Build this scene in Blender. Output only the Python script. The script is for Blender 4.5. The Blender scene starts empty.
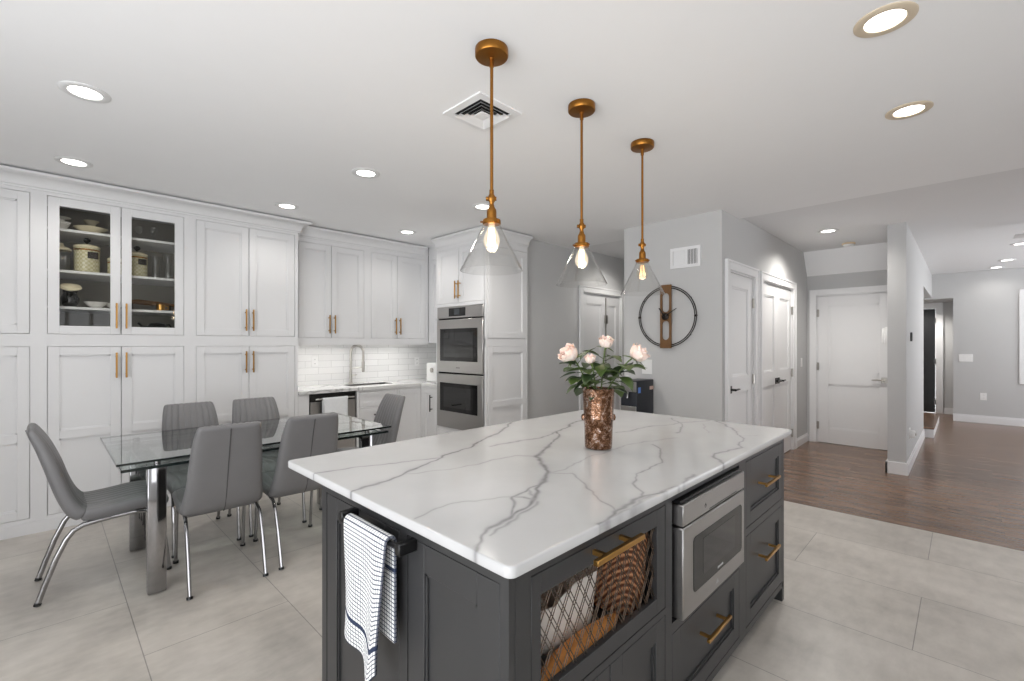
import bpy, bmesh, math, random
import numpy as np
from mathutils import Vector, Matrix
random.seed(7)
PI = math.pi
SC = bpy.context.scene
COL = SC.collection

# ---------------------------------------------------------------- camera, world, exposure
cam_d = bpy.data.cameras.new('camera')
cam_d.sensor_width = 36.0
cam_d.lens = 460.0 / 1024 * 36
cam_d.shift_y = 3.5 / 1024
cam_d.clip_start = 0.05
cam = bpy.data.objects.new('camera', cam_d)
COL.objects.link(cam)
cam.location = (0, 0, 1.37)
cam.rotation_euler = (PI / 2, 0, -math.radians(45.4))
SC.camera = cam

world = bpy.data.worlds.new('daylight')
SC.world = world
world.use_nodes = True
bg = world.node_tree.nodes['Background']
_wn, _wl = world.node_tree.nodes, world.node_tree.links
_tc = _wn.new('ShaderNodeTexCoord'); _sp = _wn.new('ShaderNodeSeparateXYZ'); _rp = _wn.new('ShaderNodeValToRGB')
_wl.new(_tc.outputs['Generated'], _sp.inputs[0]); _wl.new(_sp.outputs[2], _rp.inputs[0])
_mr = _wn.new('ShaderNodeMapRange'); _mr.inputs[1].default_value = -1; _mr.inputs[2].default_value = 1
_wl.new(_sp.outputs[2], _mr.inputs[0]); _wl.new(_mr.outputs[0], _rp.inputs[0])
_e = _rp.color_ramp.elements                 # bright lower half added to light the ceiling, overcast sky above
_e[0].position = 0.46; _e[0].color = (0.95, 0.975, 1.0, 1)
_e[1].position = 0.54; _e[1].color = (0.50, 0.51, 0.53, 1)
_wl.new(_rp.outputs[0], bg.inputs['Color'])
bg.inputs['Strength'].default_value = 5.2
SC.view_settings.view_transform = 'Standard'
SC.view_settings.look = 'None'
SC.view_settings.gamma = 1
SC.view_settings.use_curve_mapping = False
SC.view_settings.exposure = 0.25
cy = SC.cycles
cy.use_denoising = True
cy.max_bounces = 12
cy.diffuse_bounces = 7
cy.glossy_bounces = 5
cy.transparent_max_bounces = 24
cy.caustics_reflective = False
cy.caustics_refractive = False
cy.sample_clamp_indirect = 6.0

H = 2.61          # kitchen ceiling
H2 = 2.64         # hall ceiling


def daylight_portal(name, loc, rot, sx, sy):
    l = bpy.data.lights.new(name, 'AREA')
    l.shape = 'RECTANGLE'
    l.size, l.size_y = sx, sy
    l.cycles.is_portal = True
    o = bpy.data.objects.new(name, l)
    COL.objects.link(o)
    o.location = loc
    o.rotation_euler = rot
    return o


# unseen openings added to let daylight in (behind the camera and beyond the frame)
WEST = (-1.8, -2.6, 2.4, 0.05, 2.4)       # x, y0, y1, z0, z1
SOUTH = (-3.0, -0.4, 1.0, 0.9, 2.1)      # y, x0, x1
SOUTH2 = (-3.0, 7.4, 11.0, 0.05, 2.3)
daylight_portal('unseen_window_daylight', (-1.85, -0.1, 1.22), (0, -PI / 2, 0), 2.35, 5.0)
daylight_portal('unseen_window_daylight', (0.3, -3.05, 1.5), (PI / 2, 0, 0), 1.4, 1.2)
daylight_portal('unseen_window_daylight', (9.2, -3.05, 1.2), (PI / 2, 0, 0), 3.6, 2.25)


# ---------------------------------------------------------------- materials
def lin(c):
    c = c / 255.0
    return c / 12.92 if c <= 0.04045 else ((c + 0.055) / 1.055) ** 2.4


def rgb(r, g, b):
    return (lin(r), lin(g), lin(b), 1)


def new_mat(name):
    m = bpy.data.materials.new(name)
    m.use_nodes = True
    nt = m.node_tree
    return m, nt, nt.nodes, nt.links, nt.nodes['Principled BSDF']


def mix_rgb(nt, a, b, fac):
    n = nt.nodes.new('ShaderNodeMix')
    n.data_type = 'RGBA'
    for sock, v in ((n.inputs[0], fac), (n.inputs[6], a), (n.inputs[7], b)):
        if hasattr(v, 'is_linked'):
            nt.links.new(v, sock)
        else:
            sock.default_value = v
    return n.outputs[2]


def math_n(nt, op, a, b=None, c=None):
    n = nt.nodes.new('ShaderNodeMath')
    n.operation = op
    for i, v in enumerate((a, b, c)):
        if v is None:
            continue
        if hasattr(v, 'is_linked'):
            nt.links.new(v, n.inputs[i])
        else:
            n.inputs[i].default_value = v
    return n.outputs[0]


def ramp(nt, src, stops):
    n = nt.nodes.new('ShaderNodeValToRGB')
    e = n.color_ramp.elements
    while len(e) < len(stops):
        e.new(0.5)
    for el, (p, c) in zip(e, stops):
        el.position = p
        el.color = c
    nt.links.new(src, n.inputs[0])
    return n.outputs[0]


def noise(nt, scale, detail=4, rough=0.55, stretch=None, coord='Object', dist=0.0):
    tc = nt.nodes.new('ShaderNodeTexCoord')
    src = tc.outputs[coord]
    if stretch:
        mp = nt.nodes.new('ShaderNodeMapping')
        mp.inputs['Scale'].default_value = stretch
        nt.links.new(src, mp.inputs[0])
        src = mp.outputs[0]
    n = nt.nodes.new('ShaderNodeTexNoise')
    n.inputs['Scale'].default_value = scale
    n.inputs['Detail'].default_value = detail
    n.inputs['Roughness'].default_value = rough
    n.inputs['Distortion'].default_value = dist
    nt.links.new(src, n.inputs['Vector'])
    return n.outputs['Fac']


def bump(nt, bsdf, height, strength=0.1, dist=0.01):
    b = nt.nodes.new('ShaderNodeBump')
    b.inputs['Strength'].default_value = strength
    b.inputs['Distance'].default_value = dist
    nt.links.new(height, b.inputs['Height'])
    nt.links.new(b.outputs[0], bsdf.inputs['Normal'])


def plain(name, col, rough=0.5, metal=0.0, var=0.04, scale=6.0, bmp=0.0, bscale=80.0, spec=None, stretch=None):
    """paint, plastic or metal with a faint procedural unevenness"""
    m, nt, N, L, b = new_mat(name)
    f = noise(nt, scale, stretch=stretch)
    dark = tuple(c * (1 - var) for c in col[:3]) + (1,)
    lite = tuple(min(1, c * (1 + var)) for c in col[:3]) + (1,)
    L.new(mix_rgb(nt, dark, lite, f), b.inputs['Base Color'])
    b.inputs['Roughness'].default_value = rough
    b.inputs['Metallic'].default_value = metal
    if spec is not None:
        b.inputs['Specular IOR Level'].default_value = spec
    if bmp:
        bump(nt, b, noise(nt, bscale, stretch=stretch), bmp, 0.002)
    return m


def thin_glass(name, tint=(1, 1, 1, 1), rough=0.0, ior=1.45, boost=1.0):
    m, nt, N, L, b = new_mat(name)
    N.remove(b)
    t = N.new('ShaderNodeBsdfTransparent')
    t.inputs[0].default_value = tint
    g = N.new('ShaderNodeBsdfGlossy')
    g.inputs['Roughness'].default_value = rough
    fr = N.new('ShaderNodeFresnel')
    fr.inputs['IOR'].default_value = ior
    geo = N.new('ShaderNodeNewGeometry')      # reflect once, at the outer skin of the glass
    front = math_n(nt, 'SUBTRACT', 1.0, geo.outputs['Backfacing'])
    f = math_n(nt, 'MULTIPLY', math_n(nt, 'MULTIPLY', fr.outputs[0], boost), front)
    mx = N.new('ShaderNodeMixShader')
    L.new(f, mx.inputs[0])
    L.new(t.outputs[0], mx.inputs[1])
    L.new(g.outputs[0], mx.inputs[2])
    L.new(mx.outputs[0], N['Material Output'].inputs[0])
    return m


def emit(name, col, strength):
    m, nt, N, L, b = new_mat(name)
    b.inputs['Base Color'].default_value = col
    b.inputs['Emission Color'].default_value = col
    b.inputs['Emission Strength'].default_value = strength
    return m


M = {}
M['ceiling'] = plain('ceiling_paint', rgb(240, 240, 241), 0.9, var=0.01)
M['ceiling_hall'] = plain('hall_ceiling_shaded', rgb(226, 226, 227), 0.9, var=0.01)  # ceiling white greyed: the hall's dimmer light put into the colour
M['wall'] = plain('grey_wall_paint', rgb(196, 196, 196), 0.75, var=0.015, bmp=0.03, bscale=300)
M['cab'] = plain('cabinet_paint', rgb(225, 225, 226), 0.35, var=0.012)
M['trim'] = plain('white_trim_paint', rgb(232, 232, 233), 0.4, var=0.01)
M['door'] = plain('white_door_paint', rgb(230, 230, 231), 0.4, var=0.01)
M['slate'] = plain('charcoal_cabinet_paint', rgb(52, 52, 53), 0.38, var=0.08, scale=3)
M['black_door'] = plain('black_door_paint', rgb(32, 32, 34), 0.35, var=0.1)
M['wire'] = plain('bronze_wire', rgb(92, 78, 66), 0.4, 0.8, 0.1)
M['black'] = plain('black_plastic', rgb(16, 16, 17), 0.3, var=0.1)
M['void'] = plain('dark_recess', rgb(14, 13, 12), 0.9, var=0.1)
M['brass'] = plain('brushed_brass', rgb(196, 150, 84), 0.3, 1.0, 0.1, 30, stretch=(1, 1, 8))
M['aged_brass'] = plain('aged_brass', rgb(150, 102, 46), 0.34, 1.0, 0.18, 40, bmp=0.03)
M['chrome'] = plain('chrome', rgb(168, 167, 168), 0.07, 1.0, 0.02)
M['nickel'] = plain('satin_nickel', rgb(176, 172, 166), 0.28, 1.0, 0.04)
M['gunmetal'] = plain('dark_hardware', rgb(58, 57, 56), 0.35, 0.9, 0.1)
M['steel'] = plain('brushed_stainless', rgb(178, 176, 174), 0.3, 1.0, 0.05, 60, stretch=(1, 1, 40), bmp=0.02, bscale=120)
M['dark_glass'] = plain('dark_oven_glass', rgb(16, 16, 17), 0.06, var=0.05, spec=0.8)
M['display'] = plain('black_display', rgb(8, 8, 9), 0.1, var=0.05)
M['glyph'] = plain('pale_marking', rgb(190, 190, 190), 0.4)
M['blue_glyph'] = plain('grey_screen', rgb(60, 64, 68), 0.15)
M['leather'] = plain('grey_leatherette', rgb(114, 113, 114), 0.42, var=0.06, scale=12, bmp=0.06, bscale=220)
M['seam'] = plain('dark_seam', rgb(70, 69, 69), 0.6)
M['glass'] = thin_glass('clear_glass', (0.965, 0.965, 0.962, 1), 0.0, 1.5, 1.8)
M['pane'] = thin_glass('cabinet_pane', (0.93, 0.93, 0.92, 1), 0.0, 1.45, 0.7)
M['table_glass'] = thin_glass('table_glass', (0.90, 0.935, 0.925, 1), 0.0, 1.5, 1.7)
M['table_edge'] = plain('glass_edge', rgb(20, 30, 30), 0.1, var=0.1, spec=0.7)
M['bulb_on'] = emit('glowing_filament', (1.0, 0.70, 0.38, 1), 26)
M['bulb_dim'] = emit('amber_filament', (1.0, 0.62, 0.28, 1), 2.2)
M['bulb_glow'], _nt, _N, _L, _b = new_mat('glowing_bulb_glass')
_N.remove(_b)
_t = _N.new('ShaderNodeBsdfTransparent'); _em = _N.new('ShaderNodeEmission'); _mx = _N.new('ShaderNodeMixShader')
_em.inputs[0].default_value = (1.0, 0.84, 0.62, 1); _em.inputs[1].default_value = 1.25
_mx.inputs[0].default_value = 0.42
_L.new(_t.outputs[0], _mx.inputs[1]); _L.new(_em.outputs[0], _mx.inputs[2]); _L.new(_mx.outputs[0], _N['Material Output'].inputs[0])
M['bulb_glass'] = thin_glass('amber_bulb_glass', (1.0, 0.95, 0.86, 1), 0.0, 1.45, 1.0)
M['lens'] = emit('lit_lens', (1.0, 0.97, 0.92, 1), 6.0)
M['strip'] = emit('lit_strip', (1.0, 0.97, 0.93, 1), 3.0)
M['ring_white'] = plain('white_ring', rgb(222, 222, 222), 0.4)
M['ring_tan'] = plain('tan_ring', rgb(205, 190, 168), 0.45)
M['beige'] = plain('beige_plastic', rgb(214, 190, 158), 0.5)
M['plate'] = plain('white_plastic', rgb(236, 236, 235), 0.35)
M['porcelain'] = plain('porcelain', rgb(232, 230, 224), 0.15, var=0.02)
M['cream'] = plain('cream_ceramic', rgb(226, 216, 186), 0.25, var=0.06, scale=20)
M['wood_brown'] = plain('clock_wood', rgb(112, 78, 42), 0.5, var=0.25, scale=5, stretch=(8, 8, 1))
M['iron'] = plain('blackened_iron', rgb(44, 38, 34), 0.45, 0.7, 0.15)
M['bread'] = plain('golden_crust', rgb(216, 146, 78), 0.75, var=0.4, scale=14, bmp=0.3, bscale=60)
M['paper'] = plain('white_paper', rgb(246, 240, 232), 0.8, var=0.05, bmp=0.3, bscale=25)
M['sink'] = plain('sink_steel', rgb(120, 118, 116), 0.3, 1.0)
M['leaf'] = plain('rose_leaf', rgb(72, 92, 42), 0.45, var=0.35, scale=25)
M['leaf_dark'] = plain('dark_rose_leaf', rgb(48, 66, 36), 0.45, var=0.3, scale=25)
M['stem'] = plain('rose_stem', rgb(92, 112, 54), 0.5, var=0.2)
M['glove'] = plain('navy_casing', rgb(20, 24, 34), 0.4)
M['sticker'] = plain('blue_sticker', rgb(84, 132, 214), 0.5)
M['pink_sticker'] = plain('pale_tag', rgb(206, 176, 160), 0.5)


def petal_mat():
    m, nt, N, L, b = new_mat('blush_petal')
    f = noise(nt, 18, 3)
    L.new(ramp(nt, f, [(0.3, rgb(248, 234, 224)), (0.62, rgb(247, 222, 210)), (0.8, rgb(243, 204, 194))]), b.inputs['Base Color'])
    b.inputs['Roughness'].default_value = 0.6
    b.inputs['Subsurface Weight'].default_value = 0.15
    b.inputs['Subsurface Radius'].default_value = (0.01, 0.006, 0.004)
    return m


M['petal'] = petal_mat()


def tile_floor_mat():
    m, nt, N, L, b = new_mat('stone_floor_tile')
    tc = N.new('ShaderNodeTexCoord')
    sx = N.new('ShaderNodeSeparateXYZ')
    L.new(tc.outputs['Object'], sx.inputs[0])
    u = math_n(nt, 'ADD', sx.outputs[1], -0.17 + 12.0 + 0.6)
    v = math_n(nt, 'ADD', sx.outputs[0], -0.303 + 0.605 * 10)
    cb = N.new('ShaderNodeCombineXYZ')
    L.new(u, cb.inputs[0]); L.new(v, cb.inputs[1])
    br = N.new('ShaderNodeTexBrick')
    L.new(cb.outputs[0], br.inputs['Vector'])
    br.inputs['Scale'].default_value = 1
    br.inputs['Mortar Size'].default_value = 0.0022
    br.inputs['Mortar Smooth'].default_value = 0.1
    br.inputs['Brick Width'].default_value = 1.2
    br.inputs['Row Height'].default_value = 0.605
    br.offset = 0.5
    br.inputs['Color1'].default_value = (0.96, 0.96, 0.96, 1)
    br.inputs['Color2'].default_value = (1.04, 1.04, 1.04, 1)
    br.inputs['Mortar'].default_value = (0.52, 0.52, 0.52, 1)
    f1 = noise(nt, 2.0, 4, 0.55, stretch=(1.6, 0.8, 1))
    f2 = noise(nt, 10, 4, 0.6, stretch=(0.7, 1.5, 1))
    f = math_n(nt, 'ADD', math_n(nt, 'MULTIPLY', f1, 0.65), math_n(nt, 'MULTIPLY', f2, 0.35))
    c = ramp(nt, f, [(0.2, rgb(146, 141, 134)), (0.5, rgb(188, 182, 174)), (0.8, rgb(216, 210, 202))])
    mm = N.new('ShaderNodeMix'); mm.data_type = 'RGBA'; mm.blend_type = 'MULTIPLY'
    mm.inputs[0].default_value = 1
    L.new(c, mm.inputs[6]); L.new(br.outputs['Color'], mm.inputs[7])
    L.new(mm.outputs[2], b.inputs['Base Color'])
    b.inputs['Roughness'].default_value = 0.33
    inv = math_n(nt, 'SUBTRACT', 1.0, br.outputs['Fac'])
    bump(nt, b, inv, 0.3, 0.002)
    return m


def wood_floor_mat():
    m, nt, N, L, b = new_mat('brown_plank_floor')
    tc = N.new('ShaderNodeTexCoord')
    sx = N.new('ShaderNodeSeparateXYZ')
    L.new(tc.outputs['Object'], sx.inputs[0])
    cb = N.new('ShaderNodeCombineXYZ')
    L.new(math_n(nt, 'ADD', sx.outputs[1], 20), cb.inputs[0])
    L.new(math_n(nt, 'ADD', sx.outputs[0], 20), cb.inputs[1])
    br = N.new('ShaderNodeTexBrick')
    L.new(cb.outputs[0], br.inputs['Vector'])
    br.inputs['Scale'].default_value = 1
    br.inputs['Mortar Size'].default_value = 0.0012
    br.inputs['Brick Width'].default_value = 1.1
    br.inputs['Row Height'].default_value = 0.083
    br.offset = 0.37
    br.inputs['Color1'].default_value = (0.78, 0.78, 0.78, 1)
    br.inputs['Color2'].default_value = (1.18, 1.18, 1.18, 1)
    br.inputs['Mortar'].default_value = (0.5, 0.5, 0.5, 1)
    f = noise(nt, 5, 6, 0.65, stretch=(9, 0.9, 1), dist=0.4)
    c = ramp(nt, f, [(0.3, rgb(90, 65, 48)), (0.5, rgb(115, 88, 69)), (0.7, rgb(138, 108, 86))])
    mm = N.new('ShaderNodeMix'); mm.data_type = 'RGBA'; mm.blend_type = 'MULTIPLY'
    mm.inputs[0].default_value = 1
    L.new(c, mm.inputs[6]); L.new(br.outputs['Color'], mm.inputs[7])
    L.new(mm.outputs[2], b.inputs['Base Color'])
    b.inputs['Roughness'].default_value = 0.24
    bump(nt, b, f, 0.05, 0.002)
    return m


def subway_mat():
    m, nt, N, L, b = new_mat('white_subway_tile')
    tc = N.new('ShaderNodeTexCoord')
    sx = N.new('ShaderNodeSeparateXYZ')
    L.new(tc.outputs['Object'], sx.inputs[0])
    cb = N.new('ShaderNodeCombineXYZ')
    L.new(math_n(nt, 'ADD', sx.outputs[0], sx.outputs[1]), cb.inputs[0])
    L.new(math_n(nt, 'ADD', sx.outputs[2], 5 - 0.893), cb.inputs[1])
    br = N.new('ShaderNodeTexBrick')
    L.new(cb.outputs[0], br.inputs['Vector'])
    br.inputs['Scale'].default_value = 1
    br.inputs['Mortar Size'].default_value = 0.0018
    br.inputs['Brick Width'].default_value = 0.305
    br.inputs['Row Height'].default_value = 0.0765
    br.inputs['Color1'].default_value = rgb(226, 226, 225)
    br.inputs['Color2'].default_value = rgb(234, 234, 233)
    br.inputs['Mortar'].default_value = rgb(188, 188, 187)
    L.new(br.outputs['Color'], b.inputs['Base Color'])
    b.inputs['Roughness'].default_value = 0.15
    bump(nt, b, math_n(nt, 'SUBTRACT', 1.0, br.outputs['Fac']), 0.4, 0.002)
    return m


def quartz_vein_mat():
    m, nt, N, L, b = new_mat('veined_white_quartz')
    at = N.new('ShaderNodeAttribute')
    at.attribute_name = 'vein'
    f = noise(nt, 28, 5, 0.6)
    v = math_n(nt, 'MULTIPLY', at.outputs['Fac'], math_n(nt, 'ADD', math_n(nt, 'MULTIPLY', f, 1.0), 0.45))
    base = ramp(nt, noise(nt, 2.2, 4), [(0.35, rgb(196, 196, 196)), (0.65, rgb(204, 204, 204))])
    L.new(mix_rgb(nt, base, rgb(112, 110, 112), v), b.inputs['Base Color'])
    b.inputs['Roughness'].default_value = 0.13
    return m


def quartz_mat():
    m, nt, N, L, b = new_mat('pale_quartz')
    f = noise(nt, 1.4, 6, 0.55, dist=1.2)
    d = math_n(nt, 'ABSOLUTE', math_n(nt, 'SUBTRACT', f, 0.5))
    L.new(ramp(nt, d, [(0.0, rgb(176, 175, 175)), (0.02, rgb(224, 224, 223)), (1, rgb(232, 232, 231))]), b.inputs['Base Color'])
    b.inputs['Roughness'].default_value = 0.15
    return m


def mercury_mat():
    m, nt, N, L, b = new_mat('bronze_mercury_glass')
    f = noise(nt, 44, 9, 0.8, dist=1.2)
    g = noise(nt, 9, 4, 0.6)
    c = ramp(nt, f, [(0.38, rgb(30, 21, 16)), (0.47, rgb(92, 60, 38)), (0.55, rgb(158, 122, 96)), (0.62, rgb(206, 204, 206))])
    L.new(mix_rgb(nt, c, rgb(110, 70, 40), math_n(nt, 'MULTIPLY', g, 0.4)), b.inputs['Base Color'])
    b.inputs['Metallic'].default_value = 0.75
    b.inputs['Roughness'].default_value = 0.22
    bump(nt, b, noise(nt, 45, 3), 0.35, 0.006)
    return m


def towel_mat(name='checked_towel', ground=(238, 238, 236), line=(40, 52, 78)):
    m, nt, N, L, b = new_mat(name)
    uv = N.new('ShaderNodeUVMap')
    sx = N.new('ShaderNodeSeparateXYZ')
    L.new(uv.outputs[0], sx.inputs[0])

    def lines(src, pitch, width):
        return math_n(nt, 'LESS_THAN', math_n(nt, 'FRACT', math_n(nt, 'MULTIPLY', src, 1 / pitch)), width)
    a = lines(sx.outputs[0], 0.0125, 0.2)
    c = lines(sx.outputs[1], 0.0115, 0.24)
    w = math_n(nt, 'MAXIMUM', math_n(nt, 'MULTIPLY', a, 0.8), c)
    band = lines(math_n(nt, 'ADD', sx.outputs[1], 0.33), 0.40, 0.03)
    w = math_n(nt, 'MAXIMUM', w, band)
    L.new(mix_rgb(nt, rgb(*ground), rgb(*line), w), b.inputs['Base Color'])
    b.inputs['Roughness'].default_value = 0.95
    bump(nt, b, math_n(nt, 'MAXIMUM', a, c), -0.5, 0.003)
    return m


def canister_mat():
    m, nt, N, L, b = new_mat('checked_enamel')
    tc = N.new('ShaderNodeTexCoord')
    ck = N.new('ShaderNodeTexChecker')
    ck.inputs['Scale'].default_value = 62
    L.new(tc.outputs['Object'], ck.inputs[0])
    ck.inputs[1].default_value = rgb(228, 218, 186)
    ck.inputs[2].default_value = rgb(200, 190, 148)
    f = noise(nt, 20, 3)
    L.new(mix_rgb(nt, ck.outputs[0], rgb(150, 158, 132), math_n(nt, 'MULTIPLY', f, 0.5)), b.inputs['Base Color'])
    b.inputs['Roughness'].default_value = 0.2
    return m


def wicker_mat():
    m, nt, N, L, b = new_mat('woven_wicker')
    tc = N.new('ShaderNodeTexCoord')
    w = N.new('ShaderNodeTexWave')
    w.inputs['Scale'].default_value = 32
    w.inputs['Distortion'].default_value = 2.5
    w.bands_direction = 'DIAGONAL'
    L.new(tc.outputs['Object'], w.inputs[0])
    L.new(ramp(nt, w.outputs['Fac'], [(0.2, rgb(96, 54, 34)), (0.6, rgb(168, 110, 72)), (0.9, rgb(206, 150, 108))]), b.inputs['Base Color'])
    b.inputs['Roughness'].default_value = 0.7
    bump(nt, b, w.outputs['Fac'], 0.6, 0.01)
    return m


M['tile'] = tile_floor_mat()
M['planks'] = wood_floor_mat()
M['subway'] = subway_mat()
M['veined'] = quartz_vein_mat()
M['quartz'] = quartz_mat()
M['mercury'] = mercury_mat()
M['towel'] = towel_mat()
M['towel_pale'] = plain('pale_towel', rgb(228, 230, 232), 0.95, var=0.06, scale=30, bmp=0.3)
M['canister'] = canister_mat()
M['wicker'] = wicker_mat()

# ---------------------------------------------------------------- mesh helpers
WL = {}


class MB:
    def __init__(self):
        self.bm = bmesh.new()

    def box(self, x0, x1, y0, y1, z0, z1, b=0.0, seg=1):
        x0, x1 = min(x0, x1), max(x0, x1)
        y0, y1 = min(y0, y1), max(y0, y1)
        z0, z1 = min(z0, z1), max(z0, z1)
        v = [self.bm.verts.new((x, y, z)) for x in (x0, x1) for y in (y0, y1) for z in (z0, z1)]
        fs = [self.bm.faces.new([v[i] for i in q]) for q in
              ((0, 1, 3, 2), (4, 6, 7, 5), (0, 4, 5, 1), (2, 3, 7, 6), (0, 2, 6, 4), (1, 5, 7, 3))]
        if b > 0:
            es = list({e for f in fs for e in f.edges})
            bmesh.ops.bevel(self.bm, geom=es, offset=b, segments=seg, affect='EDGES', profile=0.5)
        return self

    def ring_loft(self, rings, cap=True, closed=False):
        """rings: list of lists of points, same length; joins them into a tube"""
        R = [[self.bm.verts.new(p) for p in r] for r in rings]
        n = len(R[0])
        pairs = list(zip(R[:-1], R[1:])) + ([(R[-1], R[0])] if closed else [])
        for a, b_ in pairs:
            for i in range(n):
                j = (i + 1) % n
                self.bm.faces.new((a[i], a[j], b_[j], b_[i]))
        if cap and not closed:
            self.bm.faces.new(R[0][::-1])
            self.bm.faces.new(R[-1])
        return self

    def cyl(self, p0, p1, r0, r1=None, n=16):
        r1 = r0 if r1 is None else r1
        return self.tube([p0, p1], [r0, r1], n)

    def tube(self, pts, r, n=8, closed=False, rot=0.0, sy=1.0):
        pts = [Vector(p) for p in pts]
        k = len(pts)
        rs = list(r) if isinstance(r, (list, tuple)) else [r] * k
        T = []
        for i in range(k):
            if closed:
                t = pts[(i + 1) % k] - pts[i - 1]
            else:
                t = pts[min(i + 1, k - 1)] - pts[max(i - 1, 0)]
            T.append(t.normalized())
        up = Vector((0, 0, 1))
        if abs(T[0].dot(up)) > 0.95:
            up = Vector((1, 0, 0))
        nrm = (up - T[0] * up.dot(T[0])).normalized()
        rings = []
        for i in range(k):
            nrm = (nrm - T[i] * nrm.dot(T[i])).normalized()
            bn = T[i].cross(nrm)
            rings.append([pts[i] + nrm * (math.cos(2 * PI * j / n + rot) * rs[i]) + bn * (math.sin(2 * PI * j / n + rot) * rs[i] * sy)
                          for j in range(n)])
        return self.ring_loft(rings, True, closed)

    def lathe(self, prof, c=(0, 0, 0), n=32, axis='z', closed=False):
        rings = []
        for r, z in prof:
            r = max(r, 1e-4)
            ring = []
            for j in range(n):
                a = 2 * PI * j / n
                if axis == 'z':
                    ring.append((c[0] + r * math.cos(a), c[1] + r * math.sin(a), c[2] + z))
                elif axis == 'x':
                    ring.append((c[0] + z, c[1] + r * math.cos(a), c[2] + r * math.sin(a)))
                else:
                    ring.append((c[0] + r * math.sin(a), c[1] + z, c[2] + r * math.cos(a)))
            rings.append(ring)
        return self.ring_loft(rings, True, closed)

    def prism(self, poly, z0, z1):
        lo = [self.bm.verts.new((x, y, z0)) for x, y in poly]
        hi = [self.bm.verts.new((x, y, z1)) for x, y in poly]
        n = len(poly)
        self.bm.faces.new(lo[::-1]); self.bm.faces.new(hi)
        for i in range(n):
            j = (i + 1) % n
            self.bm.faces.new((lo[i], lo[j], hi[j], hi[i]))
        return self

    def grid(self, fn, nu, nv, uvs=None):
        V = [[self.bm.verts.new(fn(i / (nu - 1), j / (nv - 1))) for j in range(nv)] for i in range(nu)]
        lay = self.bm.loops.layers.uv.verify() if uvs else None
        for i in range(nu - 1):
            for j in range(nv - 1):
                f = self.bm.faces.new((V[i][j], V[i + 1][j], V[i + 1][j + 1], V[i][j + 1]))
                if uvs:
                    for lp, (a, c) in zip(f.loops, ((i, j), (i + 1, j), (i + 1, j + 1), (i, j + 1))):
                        lp[lay].uv = uvs(a / (nu - 1), c / (nv - 1))
        return self

    def fb(self, F, u0, u1, v0, v1, w0, w1, b=0.0, seg=1):
        """box on a face plane F=('X'|'Y', value): u along, v up, w out towards the room"""
        ax, p = F
        if ax == 'Y':
            return self.box(u0, u1, p - w1, p - w0, v0, v1, b, seg)
        return self.box(p - w1, p - w0, u0, u1, v0, v1, b, seg)

    def xform(self, mtx):
        bmesh.ops.transform(self.bm, matrix=mtx, verts=self.bm.verts)
        return self

    def build(self, name, mat, parent=None, smooth=38, local=False, solid=0.0):
        me = bpy.data.meshes.new(name)
        bmesh.ops.recalc_face_normals(self.bm, faces=self.bm.faces)
        off = Vector((0, 0, 0))
        if parent is not None and not local:
            off = WL[parent.name]
            bmesh.ops.translate(self.bm, vec=-off, verts=self.bm.verts)
        elif local and parent is not None:
            off = WL.get(parent.name, off)
        self.bm.to_mesh(me); self.bm.free()
        me.materials.append(mat)
        if smooth:
            me.shade_smooth()
            me.set_sharp_from_angle(angle=math.radians(smooth))
        o = bpy.data.objects.new(name, me)
        COL.objects.link(o)
        o.parent = parent
        WL[o.name] = off.copy()
        if solid:
            s = o.modifiers.new('thickness', 'SOLIDIFY')
            s.thickness = solid; s.offset = 0
        return o


def fpt(F, u, v, w):
    ax, p = F
    return (u, p - w, v) if ax == 'Y' else (p - w, u, v)


def thing(name, label, cat, loc=(0, 0, 0), group=None, rz=0):
    o = bpy.data.objects.new(name, None)
    o.empty_display_size = 0.1
    COL.objects.link(o)
    o.location = loc
    o.rotation_euler = (0, 0, rz)
    WL[o.name] = Vector(loc)
    o['label'] = label; o['category'] = cat
    if group: o['group'] = group
    return o


def tag(o, label, cat, group=None):
    o['label'] = label; o['category'] = cat
    if group: o['group'] = group
    return o


def struct(name, mb, mat, parent=None, smooth=38):
    o = mb.build(name, mat, parent, smooth)
    if parent is None: o['kind'] = 'structure'
    return o


def struct_root(name, loc):
    o = bpy.data.objects.new(name, None)
    COL.objects.link(o); o.location = loc
    WL[o.name] = Vector(loc)
    o['kind'] = 'structure'
    return o


def dup(root, loc, rz, label, group=None):
    """a copy of a thing, with copies of its parts and their sub-parts"""
    def rec(o, parent):
        c = o.copy(); COL.objects.link(c)
        if parent is not None: c.parent = parent
        for ch in list(o.children): rec(ch, c)
        return c
    c = rec(root, None)
    c.location = loc; c.rotation_euler = (0, 0, rz)
    c['label'] = label
    if group: c['group'] = group
    return c


def lamp(name, kind, parent, loc, energy, color=(1, 0.95, 0.88), **kw):
    l = bpy.data.lights.new(name, kind)
    l.energy = energy; l.color = color
    for k, v in kw.items(): setattr(l, k, v)
    o = bpy.data.objects.new(name, l)
    COL.objects.link(o); o.parent = parent
    o.location = Vector(loc) - WL[parent.name]
    return o


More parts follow.
